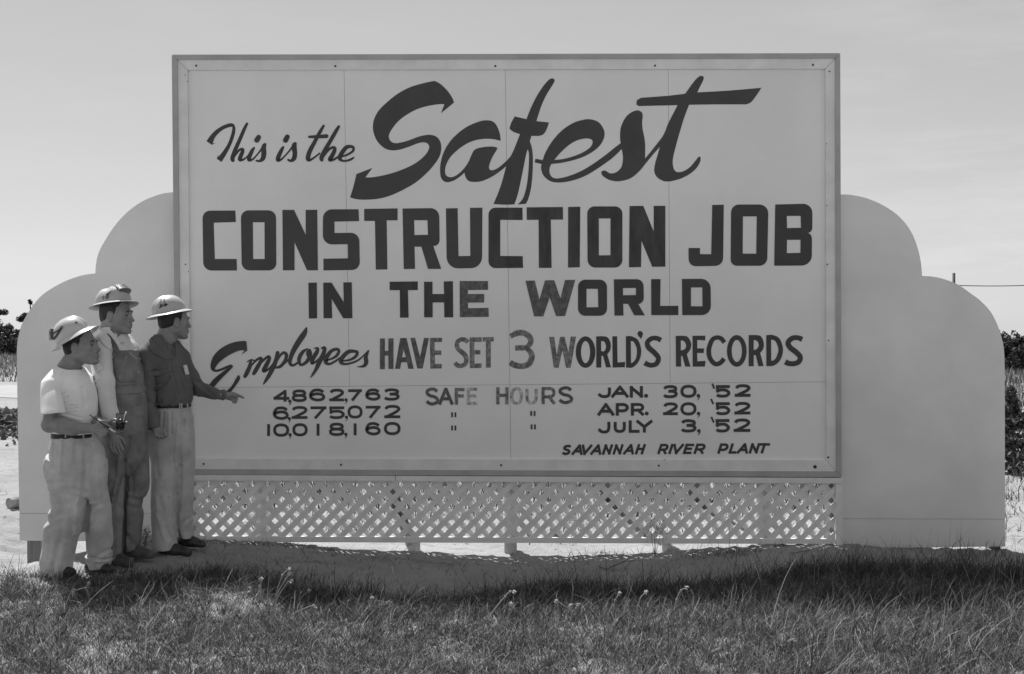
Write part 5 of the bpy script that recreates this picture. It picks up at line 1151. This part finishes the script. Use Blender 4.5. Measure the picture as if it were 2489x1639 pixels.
# edge of the bare sand strip in front of the sign
EDGE = [ground_at(u, v+14) for u, v in ((-200, 1372), (0, 1378), (100, 1398), (200, 1402), (300, 1388), (400, 1382), (470, 1380), (560, 1376), (640, 1385), (732, 1402), (820, 1425), (889, 1436), (960, 1446), (1046, 1455), (1100, 1450), (1150, 1436), (1255, 1424), (1330, 1400), (1400, 1412), (1464, 1408), (1569, 1426), (1650, 1405), (1778, 1400), (1860, 1380), (1935, 1368), (2000, 1362), (2092, 1358), (2248, 1362), (2405, 1368), (2489, 1372), (2700, 1380))]
EX = np.array([e[0] for e in EDGE]); EY = np.array([e[1] for e in EDGE])
def patch(x, y, sc, seed):
    r = np.random.default_rng(seed); s = np.zeros(np.shape(x))
    for i in range(6):
        a = r.uniform(0, 6.28); k = sc*r.uniform(0.6, 1.9); s = s+np.sin(k*(np.cos(a)*x+np.sin(a)*y)+r.uniform(0, 6.28))
    return s/6
def field(n, seed):
    r = np.random.default_rng(seed); x = r.uniform(-4.9, 4.9, n); y = -0.1-r.uniform(0, 1, n)**0.85*4.6
    ed = np.interp(x, EX, EY); dep = ed-y+0.07*patch(x, y, 9, 9); dens = np.clip((dep+0.06)/0.30, 0, 1)
    sandy = patch(x, y, 3.4, 3)-0.25*np.clip((x+0.5)/2, 0, 1)+0.16*np.clip(-x/3, 0, 1); dens = dens*np.where(sandy > 0.42, 0.45, 1.0)*np.clip(0.95+0.5*patch(x, y, 11, 21), 0.6, 1)
    lf = np.clip((-x-2.2)/1.0, 0, 1)*np.clip((y+1.9)/0.5, 0, 1); dens = dens*(1-0.5*lf)
    k = r.uniform(0, 1, n) < dens; return x[k], y[k], dep[k]
# matted dead thatch lying on the sand
x, y, dep = field(300000, 101); n = len(x)
o = blades('thatch', x, y, RNG.gamma(5, 0.013, n), RNG.uniform(-np.pi, np.pi, n), np.clip(RNG.normal(1.25, 0.2, n), 0.6, 1.5), RNG.uniform(0.0025, 0.0055, n), M_THATCH, 0.35, 3); tag(o, kind='stuff')
# tussocks: blades fanning out of many small crowns, between them loose blades
cx0, cy0, cd0 = field(17000, 102); nb = RNG.integers(7, 22, len(cx0)); sz = RNG.gamma(6, 1/6, len(cx0))*(0.8+0.45*patch(cx0, cy0, 6, 5))
x = np.repeat(cx0, nb); y = np.repeat(cy0, nb); dep = np.repeat(cd0, nb); sz = np.repeat(np.clip(sz, .35, 2), nb); n = len(x)
rt = np.clip((x-0.2)/3.2, 0, 1); az = RNG.uniform(-np.pi, np.pi, n); tilt = np.repeat(RNG.uniform(0, 1, len(cx0)), nb)
az = np.where(RNG.uniform(0, 1, n) < 0.15+0.5*rt, RNG.normal(0.35, 0.6, n), az)
x = x+np.cos(az)*RNG.uniform(0, .025, n); y = y+np.sin(az)*RNG.uniform(0, .025, n)
Lb = RNG.gamma(5, 0.0185, n)*sz*(1.0+0.55*rt); ln = np.clip(RNG.normal(0.78, 0.36, n), 0.05, 1.35)
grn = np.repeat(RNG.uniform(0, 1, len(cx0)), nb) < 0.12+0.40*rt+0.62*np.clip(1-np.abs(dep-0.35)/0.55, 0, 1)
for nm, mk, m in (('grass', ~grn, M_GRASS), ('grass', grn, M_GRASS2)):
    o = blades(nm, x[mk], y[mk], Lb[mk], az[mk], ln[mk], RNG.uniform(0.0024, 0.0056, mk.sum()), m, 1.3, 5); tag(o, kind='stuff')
x, y, dep = field(70000, 103); n = len(x); rt = np.clip((x-0.2)/3.2, 0, 1)
o = blades('grass', x, y, RNG.gamma(3, 0.028, n)*(1+.5*rt), RNG.uniform(-np.pi, np.pi, n), np.clip(RNG.normal(1.0, 0.4, n), 0.05, 1.4), RNG.uniform(0.002, 0.005, n), M_GRASS, 1.4, 5); tag(o, kind='stuff')
# straw, twigs and trodden litter on the bare strip by the sign
n = 2600; x = RNG.uniform(-2.9, 4.2, n); ed = np.interp(x, EX, EY); y = -0.05+RNG.uniform(0, 1, n)*(ed-0.1); kk = RNG.uniform(0, 1, n) < 0.35+0.9*np.clip(patch(x, y, 7, 31), 0, 1); x, y = x[kk], y[kk]; n = len(x)
tag(blades('litter', x, y, RNG.gamma(3, 0.022, n), RNG.normal(0.0, 0.7, n)+np.pi*RNG.integers(0, 2, n), np.full(n, 1.5), RNG.uniform(0.002, 0.006, n), M_THATCH, 0.1, 3), kind='stuff')
# taller tufts
tx, ty, tl, ta, te = [], [], [], [], []
def tuft(u, v, k, L, sp=0.05, lean=0.5, bias=0.3, amount=0.55):
    g_ = ground_at(u, v)
    for _ in range(k):
        tx.append(g_[0]+random.gauss(0, sp)); ty.append(g_[1]+random.gauss(0, sp*0.6)); tl.append(L*0.62*random.uniform(0.4, 1.25))
        ta.append(random.gauss(bias, 0.9) if random.random() < amount else random.uniform(-3.14, 3.14)); te.append(abs(random.gauss(lean, 0.25)))
for u, v, k, L, sp in ((880, 1440, 60, .26, .07), (860, 1450, 60, .24, .10), (905, 1448, 40, .2, .06), (760, 1420, 70, .2, .12), (690, 1400, 70, .16, .14), (600, 1395, 80, .13, .16), (520, 1392, 80, .12, .14), (1330, 1440, 110, .24, .12), (1290, 1450, 70, .2, .12), (1380, 1440, 80, .22, .1),
                       (1500, 1450, 90, .2, .14), (1570, 1432, 110, .26, .12), (1620, 1440, 60, .24, .1), (1660, 1436, 90, .2, .12), (1760, 1430, 110, .24, .16), (1850, 1415, 130, .26, .16), (1930, 1405, 130, .28, .16), (2000, 1395, 140, .28, .16), (2080, 1385, 150, .28, .16), (2160, 1395, 150, .3, .18),
                       (2250, 1400, 150, .3, .2), (2330, 1395, 140, .3, .18), (2420, 1400, 140, .34, .2), (2480, 1420, 120, .34, .2), (1190, 1440, 60, .2, .12), (1130, 1458, 60, .16, .12), (1020, 1462, 60, .16, .12), (1100, 1500, 60, .2, .1), (1240, 1500, 60, .2, .12), (1450, 1510, 70, .2, .14), (1650, 1505, 80, .22, .14),
                       (1790, 1490, 100, .28, .18), (1950, 1480, 120, .3, .18), (2100, 1470, 140, .32, .2), (2250, 1480, 150, .34, .22), (2380, 1500, 150, .36, .22), (300, 1400, 90, .14, .14), (230, 1408, 70, .12, .12), (360, 1410, 80, .13, .12), (120, 1410, 70, .12, .12), (60, 1410, 60, .12, .14), (440, 1400, 80, .16, .12), (560, 1440, 60, .16, .12)):
    tuft(u, v, int(k*1.1), L, sp)
for u, v, k, L, sp in ((545, 1322, 50, .07, .06), (620, 1324, 60, .09, .08), (690, 1325, 50, .08, .08), (745, 1330, 60, .07, .08), (800, 1338, 40, .06, .08), (1450, 1350, 50, .08, .1), (1480, 1348, 50, .1, .1), (1700, 1350, 60, .2, .12), (1760, 1348, 60, .18, .12), (1800, 1345, 50, .16, .1), (1560, 1352, 30, .12, .1), (480, 1318, 30, .08, .05), (350, 1322, 20, .1, .03), (362, 1325, 40, .05, .06),
                       (2060, 1340, 30, .16, .1), (2130, 1335, 24, .08, .12), (2220, 1335, 24, .08, .14), (2300, 1338, 24, .08, .12), (2370, 1345, 30, .12, .1), (2420, 1350, 40, .2, .08), (110, 1404, 60, .14, .06), (150, 1406, 70, .14, .06), (190, 1406, 70, .15, .06), (235, 1400, 60, .14, .06), (270, 1392, 40, .12, .06), (85, 1404, 60, .13, .05), (700, 1368, 30, .06, .12), (860, 1385, 30, .06, .14), (930, 1362, 24, .06, .1), (1010, 1358, 20, .05, .1)):
    tuft(u, v, k, L, sp, 0.75)
for i in range(130): u = random.uniform(470, 1300); tuft(u, np.interp(u, [470, 690, 900, 1150, 1300], [1392, 1430, 1462, 1462, 1450])+random.uniform(0, 42), 42, random.uniform(.12, .26), .10, 0.8, 0.3, 0.4)
for i in range(46):                            # long arching blades catching the sun along the shadow's edge, mostly on the right
    u = random.uniform(1250, 2560); tuft(u, random.uniform(1470, 1600), 26, random.uniform(.22, .42)*(0.7+0.5*(u-1250)/1300), .14, 0.55, 0.25, 0.85)
for i in range(16): tuft(random.uniform(200, 1250), random.uniform(1490, 1600), 22, random.uniform(.12, .22), .10, 0.7, 0.4, 0.5)
half = len(tx)
tx, ty, tl, ta, te = map(np.array, (tx, ty, tl, ta, te)) #
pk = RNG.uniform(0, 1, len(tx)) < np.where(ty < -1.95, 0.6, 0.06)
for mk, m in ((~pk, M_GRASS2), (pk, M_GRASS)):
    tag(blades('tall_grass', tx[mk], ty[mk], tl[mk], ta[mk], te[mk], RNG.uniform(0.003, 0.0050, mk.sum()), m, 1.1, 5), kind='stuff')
# weeds on the sunlit sand behind the sign
k = 2600; cx_ = RNG.uniform(-9, 9, k); cy_ = 0.5+RNG.uniform(0, 1, k)**1.4*24; kk = (cx_ > -3.4+0.0*cy_-0.25*cy_*0) | (RNG.uniform(0, 1, k) < 0.10); kk &= ~((cx_ < -0.36*(cy_+8.8)) & (RNG.uniform(0, 1, k) < 0.85)); cx_ = cx_[kk]; cy_ = cy_[kk]; k = len(cx_); rep = RNG.integers(3, 14, k)
wx = np.repeat(cx_, rep)+RNG.normal(0, 0.07, rep.sum()); wy = np.repeat(cy_, rep)+RNG.normal(0, 0.07, rep.sum()); q = len(wx)
k2 = 3400; ax_ = np.repeat(RNG.uniform(-3.2, 3.6, k2), 9); ay_ = np.repeat(1.3+RNG.uniform(0, 1, k2)*9, 9); wx = np.concatenate([wx, ax_+RNG.normal(0, .09, len(ax_))]); wy = np.concatenate([wy, ay_+RNG.normal(0, .09, len(ax_))]); k3 = 500; ax_ = np.repeat(RNG.uniform(3.6, 7.5, k3), 10); ay_ = np.repeat(0.35+RNG.uniform(0, 1, k3)**1.2*9, 10); wx = np.concatenate([wx, ax_+RNG.normal(0, .07, len(ax_))]); wy = np.concatenate([wy, ay_+RNG.normal(0, .07, len(ax_))]); q = len(wx)
tag(blades('weed_cover', wx, wy, RNG.uniform(0.06, 0.22, q), RNG.uniform(-3.14, 3.14, q), np.abs(RNG.normal(0.7, 0.3, q)), RNG.uniform(0.004, 0.012, q), M_GRASS2, 0.8, 4), kind='stuff')
# flowering weeds: a stem or three with pale woolly heads
def flower(stems, label, leaves=0):
    g_ = ground_at(*stems[0][0][:2]); y = g_[1]
    root = empty('flowering_weed', tuple(g_)); tag(root, label, 'weed', 'pale flowering weeds in the grass')
    for st in stems:
        pts = [at(p[0], p[1], y-0.004*i) for i, p in enumerate(st)]; c = catmull(pts, False, 5)
        if st is stems[0] or True: c = [np.array([c[0][0], c[0][1], gh(c[0][0], c[0][1])-0.02])]+c if abs(c[0][2]-g_[2]) < 0.03 else c
        b = MB(); b.tube(c, list(np.linspace(0.0042, 0.0026, len(c))), 6); b.build('stem', M_WEED, root, True)
        for i, p in enumerate(st):
            if len(p) > 2:
                f0 = pts[i]; r = p[2]; b = MB()
                for _ in range(26):
                    d = np.array([random.gauss(0, 1) for _ in range(3)]); d /= np.linalg.norm(d); e = np.cross(d, (0.3, 0.5, 0.8)); e /= np.linalg.norm(e); tip = f0+d*r; mid = f0+d*r*0.55
                    b.add([tuple(f0), tuple(mid+e*r*0.35), tuple(tip), tuple(mid-e*r*0.35)], [(0, 1, 2, 3)])
                b.build('flower_head' if i == len(st)-1 else 'leaf_node', M_FLOW, root)
    if leaves:
        for i in range(leaves):
            a = 2*math.pi*i/leaves+0.4; d = np.array([math.cos(a), math.sin(a), 0.35]); sd = np.array([-math.sin(a), math.cos(a), 0])
            p0 = np.array(g_); Lf = 0.06; b = MB(); b.add([tuple(p0), tuple(p0+d*Lf*.5+sd*.012), tuple(p0+d*Lf), tuple(p0+d*Lf*.5-sd*.012)], [(0, 1, 2, 3)]); b.build('leaf', M_WEED, root)
    return root
H_ = 0.016; n_ = 0.009
flower([[(632, 1466), (634, 1436), (633, 1424, n_), (636, 1408, H_)]], 'single upright pale flower weed just left of the three stemmed one')
flower([[(663, 1474), (672, 1440), (687, 1398, n_), (703, 1384, H_)], [(663, 1474), (678, 1436), (695, 1408, n_), (705, 1394, H_)], [(663, 1474), (682, 1440), (699, 1416, n_), (708, 1413, H_)]], 'tallest pale weed with three flowering stems on the shadow edge', 5)
flower([[(720, 1470), (728, 1448), (731, 1440, n_)], [(712, 1474), (735, 1450), (750, 1437, H_)]], 'dim flowering weed in the shade right of the three stemmed weed')
flower([[(690, 1505), (730, 1484), (761, 1472, n_), (766, 1478, H_)]], 'pale flower weed leaning low to the right with a drooping head')
flower([[(899, 1500), (900, 1475, n_), (904, 1455, H_)]], 'lone short straight flower weed near the middle of the shadow edge')
flower([[(1182, 1512), (1205, 1478), (1228, 1450, n_), (1240, 1438, n_), (1250, 1439, H_)]], 'leafy pale weed leaning right below the word SAFE', 5)
flower([[(1241, 1512), (1239, 1482, n_), (1242, 1468, H_)]], 'small curled flower weed beside the leaning leafy one')
flower([[(1400, 1504), (1390, 1488), (1364, 1467, n_), (1352, 1462, H_)], [(1392, 1488), (1400, 1479, n_), (1405, 1471, H_)], [(1380, 1496), (1386, 1472, H_)]], 'branched pale weed with three heads, one bending left')
flower([[(1488, 1512), (1491, 1486), (1495, 1460, n_), (1506, 1443, H_)]], 'flower weed bending right, left one of a similar pair')
flower([[(1541, 1510), (1551, 1473, n_), (1558, 1452), (1570, 1440, H_)]], 'arched flower weed with one star shaped head, right one of the pair')
flower([[(1635, 1508), (1640, 1478), (1645, 1457, n_), (1655, 1436, n_), (1669, 1429, H_)]], 'arched pale weed with several woolly heads at the right of the row')
flower([[(1482, 1532), (1488, 1518), (1497, 1510, H_)]], 'short pale flower stalk in the sunlit grass below the row')
flower([[(222, 1468), (214, 1440), (207, 1429, n_), (180, 1436, H_)], [(222, 1468), (212, 1440), (208, 1428), (215, 1419, H_)], [(183, 1452), (181, 1442), (180, 1436)]], 'bent pale flower weed in the grass in front of the men')
# broad leaved plants close to the camera
def broadleaf(u, v, k, Lf, label):
    g_ = ground_at(u, v); root = empty('broadleaf_weed', tuple(g_)); tag(root, label, 'weed')
    b = MB(); b.tube([np.array(g_)+(0, 0, -.02), np.array(g_)+(0.005, 0, Lf*0.7)], [0.005, 0.003], 6); b.build('stem', M_WEED, root, True)
    for i in range(k):
        a = 2*math.pi*i/k*1.13+random.uniform(-.3, .3); el = random.uniform(0.5, 1.1); d = np.array([math.cos(a)*math.cos(el), math.sin(a)*math.cos(el), math.sin(el)]); sd = np.cross(d, (0, 0, 1)); sd /= np.linalg.norm(sd)
        p0 = np.array(g_)+np.array([0, 0, Lf*0.35*random.random()]); V = []; Fc = []; n = 7; nr = np.cross(sd, d)
        for j in range(n+1):
            t = j/n; wv = Lf*0.22*math.sin(math.pi*min(1, t*0.92+0.06))**0.8; c = p0+d*Lf*t-np.array([0, 0, 1])*Lf*0.30*t*t; V += [tuple(c+sd*wv+nr*wv*.3), tuple(c), tuple(c-sd*wv+nr*wv*.3)]
        for j in range(n): a0 = 3*j; Fc += [(a0, a0+1, a0+4, a0+3), (a0+1, a0+2, a0+5, a0+4)]
        mesh('leaf', V, Fc, M_BROAD, root, True)
broadleaf(1900, 1585, 6, 0.105, 'largest broad leaved weed at the lower right near the camera')
broadleaf(1722, 1605, 4, 0.09, 'small broad leaved weed with a few spread leaves, left of the largest one')
broadleaf(560, 1608, 4, 0.06, 'tiny broad leaved weed in the sandy grass at the lower left')
# stick on the sand by the skirt, and a sprig in front of the rail
b = MB(); b.tube([ground_at(1921, 1346)+(0, 0, .006), ground_at(1968, 1341)+(0, 0, .012)], [0.006, 0.005], 7); tag(b.build('stick', M_WOODL, None, True), 'pale straight stick lying on shaded sand by the lattice corner', 'stick')
b = MB(); a = ground_at(1452, 1390); 
pts = [ground_at(1456, 1380)+(0, 0, .01), ground_at(1473, 1388)+(0, 0, .012), ground_at(1490, 1383)+(0, 0, .02), ground_at(1520, 1374)+(0, 0, .03), ground_at(1530, 1370)+(0, 0, .05)]
b.tube(catmull(pts, False, 4), 0.0032, 6); tag(b.build('twig', M_BARK, None, True), 'thin dark crooked twig on the shaded sand', 'twig')
def sprig(u, v, vt, label):
    g_ = ground_at(u, v, -0.1); g_[1] = min(g_[1], -0.08); root = empty('sprig', tuple(g_)); tag(root, label, 'weed')
    hgt = at(u, vt, g_[1])[2]-g_[2]; b = MB(); tops = []
    for i in range(4):
        d = np.array([random.uniform(-.25, .25), random.uniform(-.1, .1), 1.0]); b.tube([g_+(0, 0, -.01), g_+d*hgt*0.55, g_+d*hgt*random.uniform(.8, 1.05)+np.array([.02, 0, 0])], [0.0022, 0.0018, 0.001], 5); tops.append(g_+d*hgt*0.75)
    b.build('stem', M_GRASS2, root); V = []; Fc = []
    for tp in tops:
        for _ in range(26):
            c = tp+np.random.default_rng(len(V)).normal(0, hgt*0.11, 3)*(1, .5, 1.3); d = np.array([random.gauss(0, 1) for _ in range(3)]); d /= np.linalg.norm(d); e = np.cross(d, (.2, .9, .3)); e /= np.linalg.norm(e); k = len(V)
            V += [tuple(c), tuple(c+d*.008+e*.0025), tuple(c+d*.017), tuple(c+d*.008-e*.0025)]; Fc.append((k, k+1, k+2, k+3))
    mesh('foliage', V, Fc, M_LEAF2, root)
sprig(1592, 1352, 1268, 'feathery dark sprig growing up in front of the lower lattice rail')
sprig(352, 1330, 1284, 'small dark sprig standing between the legs of the two men at the wing')

# ------------------------------------------------------------------ background
def leaves(cl, size, n, m_seed):
    """leaf quads scattered through clumps (centre, radii)"""
    r = np.random.default_rng(m_seed); vol = np.array([np.prod(c[1])**(2/3) for c in cl]); k = r.choice(len(cl), n, p=vol/vol.sum())
    ctr = np.array([c[0] for c in cl])[k]; rad = np.array([c[1] for c in cl])[k]
    d = r.standard_normal((n, 3)); d /= np.linalg.norm(d, axis=1)[:, None]; p = ctr+d*rad*(r.uniform(0, 1, n)**0.45)[:, None]*r.uniform(0.8, 1.15, n)[:, None]
    a = r.standard_normal((n, 3)); a /= np.linalg.norm(a, axis=1)[:, None]; b = np.cross(a, r.standard_normal((n, 3))); b /= np.linalg.norm(b, axis=1)[:, None]
    s = size*r.uniform(0.5, 1.3, n)[:, None]; V = np.stack([p-a*s, p+b*s*0.45, p+a*s, p-b*s*0.45], 1).reshape(-1, 3)
    return V, np.arange(4*n).reshape(-1, 4)
def tree(name, x, y, h, w_, label, cat, group, kind='round', seed=1, leaf=None, n=5200, size=0.11, trunk=True):
    r = random.Random(seed); z = gh(x, y); root = empty(name, (x, y, z)); tag(root, label, cat, group); cl = []; b = MB()
    top = h*(0.96 if kind == 'pine' else 0.8); lx = r.uniform(-.04, .04)*h
    tp = [(x, y, z-0.3), (x+lx*.3, y, z+top*0.35), (x+lx*.7, y+.05, z+top*0.7), (x+lx, y, z+top)]
    if trunk: b.tube(catmull(tp, False, 4), list(np.linspace(0.028*h, 0.006*h, 13)), 8)
    nl = 15 if kind == 'pine' else 16
    for i in range(nl):
        f = (0.38+0.60*i/nl) if kind == 'pine' else (0.22+0.72*(i/nl)**0.9); a = r.uniform(0, 6.28)
        ln = w_*(0.5*(1.15-f)+0.16 if kind == 'pine' else 0.5*math.sqrt(max(0.06, 1-((f-0.5)/0.56)**2)))*r.uniform(0.65, 1.1)
        zz = z+h*f*0.96; base = np.array([x+lx*f, y, zz-ln*0.25]); end = np.array([x+lx*f+math.cos(a)*ln, y+math.sin(a)*ln, zz+ln*(0.1 if kind == 'pine' else 0.25)])
        if trunk: b.tube([base, (base+end)/2+np.array([0, 0, -.02*h]), end], [0.010*h, 0.006*h, 0.003*h], 5)
        cr_ = w_*r.uniform(0.13, 0.22)*(0.62 if kind == 'pine' else 1.0); cl.append((end, np.array([cr_, cr_, cr_*0.75])))
        if r.random() < 0.8: m_ = base*0.4+end*0.6+np.array([0, 0, cr_*.3]); cl.append((m_, np.array([cr_, cr_, cr_*0.7])*0.85))
        if kind != 'pine' and r.random() < .7: cl.append((end+np.array([r.uniform(-1, 1), r.uniform(-1, 1), r.uniform(0.2, 1)])*cr_*1.2, np.array([cr_, cr_, cr_*.8])*0.5))
    if kind == 'pine': cl.append((np.array([x+lx, y, z+h*0.98]), np.array([.05, .05, .07])*w_))
    if trunk: b.build('trunk', M_BARK, root, True)
    V, Q = leaves(cl, size, n, seed); mesh('crown', V, Q, leaf or M_LEAF, root)
    return root
def xz_at(u, y): return at(u, 850, y)[0]
G1 = 'trees beyond the road on the left'; G2 = 'trees beyond the field on the right'
def tree_to(name, u, y, vtop, w_, *a, **kw):
    x = xz_at(u, y); return tree(name, x, y, (at(u, vtop, y)[2]-gh(x, y))/0.98, w_, *a, **kw)
tree_to('pine_tree', 78, 88, 735, 3.6, 'thin ragged pine half hidden by the left wing', 'tree', G1, 'pine', 3, n=7000, size=0.11)
tree_to('pine_tree', -8, 92, 748, 4.2, 'pine at the extreme left edge with an isolated high tuft', 'tree', G1, 'pine', 4, n=6000, size=0.11)
tree_to('leafy_tree', 8, 84, 806, 3.4, 'low round dark tree at the left edge of the photo', 'tree', G1, 'round', 5, n=5200, size=0.15)
tree_to('leafy_tree', 43, 86, 806, 2.6, 'dark tree beside the left wing, in front of the thin pine', 'tree', G1, 'round', 6, n=4600, size=0.15)
tree_to('leafy_tree', -45, 86, 790, 4.6, 'dark tree just past the left edge of the photo', 'tree', G1, 'round', 7, n=5000, size=0.16)
tree_to('leafy_tree', 92, 90, 800, 4.2, 'dark tree mostly hidden behind the left wing', 'tree', G1, 'round', 8, n=4000, size=0.16)
tree_to('leafy_tree', 2449, 72, 828, 3.6, 'dark dense tree touching the right wing edge', 'tree', G2, 'round', 9, n=6500, size=0.13)
tree_to('leafy_tree', 2478, 70, 834, 3.4, 'dark dense tree at the right edge of the photo', 'tree', G2, 'round', 10, n=6500, size=0.13)
tree_to('leafy_tree', 2530, 72, 826, 4.2, 'dark tree just past the right edge of the photo', 'tree', G2, 'round', 12, n=5000, size=0.14)
tree_to('leafy_tree', 2405, 74, 822, 4.2, 'dark tree hidden behind the right wing', 'tree', G2, 'round', 13, n=4000, size=0.14)
# leaf covered stump, rank weeds and low bushes at the right
def bush(x, y, w_, h, label, seed, leaf=M_LEAF2, n=1800, size=0.05, name='bush', group='bushes beside the right wing'):
    z = gh(x, y); root = empty(name, (x, y, z)); tag(root, label, 'bush', group); r = random.Random(seed); cl = []; b = MB()
    for i in range(9):
        a = r.uniform(0, 6.28); q = r.uniform(0.1, 0.5)*w_; e = np.array([x+q*math.cos(a), y+q*math.sin(a), z+h*r.uniform(0.25, 0.85)]); cl.append((e, np.array([.2*w_, .2*w_, .2*h])*r.uniform(.7, 1.2)))
        b.tube([(x, y, z-.05), (e+np.array([x, y, z]))/2, e], [0.018, 0.012, 0.006], 5)
    b.build('branches', M_BARK, root, True); V, Q = leaves(cl, size, n, seed); mesh('foliage', V, Q, leaf, root)
    return root
bush(xz_at(2462, 9), 9, 0.42, 0.60, 'tall dark leafy stump like bush beside the right wing', 21, M_LEAF2, 1500, 0.045)
bush(xz_at(2452, 6.5), 6.5, 0.5, 0.46, 'lighter rank bush low beside the right wing edge', 22, M_LEAF2, 1100, 0.045)
bush(xz_at(2484, 5.6), 5.6, 0.6, 0.34, 'low speckled bush at the right edge of the photo', 23, M_LEAF2, 1000, 0.045)
bush(xz_at(2466, 4.4), 4.4, 0.4, 0.26, 'smallest of the bushes nearest the right wing', 24, M_LEAF2, 700, 0.04)
for i, (u, y, w_, h, lab) in enumerate(((765, 7.0, .8, .55, 'dark bush seen through the lattice under the left figures'), (870, 5.0, .5, .5, 'small dark bush seen through the lattice, nearest the left figures'), (1700, 6.0, .7, .6, 'dark bush seen through the lattice under the plant name'), (1560, 8.5, .9, .6, 'farther dark bush seen through the lattice left of the plant name'))):
    bush(xz_at(u, y), y, w_, h, lab, 30+i, M_LEAF, 1500, 0.05, group='bushes behind the lattice')
# rough grass on the far banks
k = 26000; wx = np.concatenate([RNG.uniform(-30, -6, k), RNG.uniform(6, 26, k)]); wy = np.concatenate([np.where(RNG.uniform(0, 1, k) < .75, RNG.uniform(35, 47, k), RNG.uniform(24, 35, k)), RNG.uniform(14, 31, k)]); q = 2*k
tag(blades('rough_grass', wx, wy, RNG.uniform(0.12, 0.4, q), RNG.uniform(-3.14, 3.14, q), np.abs(RNG.normal(0.5, 0.3, q)), RNG.uniform(0.02, 0.05, q), M_GRASS, 0.8, 3), kind='stuff')
# far wood along the horizon
cl = []
for i in range(150):
    a = RNG.uniform(-1.1, 1.1); d = RNG.uniform(120, 170); hh = RNG.uniform(3.0, 6.5); cl.append((np.array([d*math.sin(a), d*math.cos(a), gh(d*math.sin(a), d*math.cos(a))+hh*0.45]), np.array([RNG.uniform(3, 7), RNG.uniform(3, 5), hh*0.55])))
V, Q = leaves(cl, 0.32, 60000, 77); tag(mesh('far_wood', V, Q, M_LEAF), kind='stuff')
# dark broken ground on the left
V = []; Fc = []; rr = np.random.default_rng(8)
for i in range(15000):
    cx2, cy2 = rr.uniform(-10.5, -6.6), rr.normal(9.6, 1.1); s = rr.gamma(2, 0.010)+0.008; p = np.array([cx2, cy2, gh(cx2, cy2)+s*0.3]); k = len(V)
    d = rr.standard_normal((6, 3))*0.38; pts = np.array([(1, 0, 0), (-1, 0, 0), (0, 1, 0), (0, -1, 0), (0, 0, .8), (0, 0, -.8)])+d; V += [tuple(p+q_*s) for q_ in pts]
    Fc += [(k, k+2, k+4), (k+2, k+1, k+4), (k+1, k+3, k+4), (k+3, k, k+4), (k+2, k, k+5), (k+1, k+2, k+5), (k+3, k+1, k+5), (k, k+3, k+5)]
tag(mesh('rubble', V, Fc, M_SPEC), kind='stuff')
# log end by the left wing
b = MB(); a = ground_at(28, 1234); y = a[1]; z = gh(a[0], y)+0.045
b.tube([(a[0], y-0.05, z), (a[0]+0.16, y+0.22, z+0.01), (a[0]+0.36, y+0.62, z+0.01)], [0.05, 0.054, 0.05], 18); lg = b.build('log', M_WOODL, None, False)
tag(lg, 'short grey log lying on the sand beside the left wing', 'log')
# utility pole and its wire far behind on the right
px_ = at(2318.5, 664, 70.0); pole = empty('utility_pole', (px_[0], 70.0, gh(px_[0], 70.0))); tag(pole, 'dark utility pole top showing above the right wing', 'pole')
b = MB(); b.tube([(px_[0], 70, gh(px_[0], 70)-0.5), (px_[0], 70, px_[2])], [0.13, 0.095], 12); b.build('shaft', M_WIRE, pole, True)
b = MB(); pts = []
for i in range(21):
    t = i/20; u = 2321+(2900-2321)*t; v = 694+9*math.sin(min(1, t*3.2)*math.pi/2)*0.5-55*t*t*0.55-6*t; pts.append(at(u, v, 70.0+0.0*t))
b.tube(pts, 0.03, 6); tag(b.build('power_line', M_WIRE, None, True), 'single dark wire sagging from the pole to the right edge', 'wire')
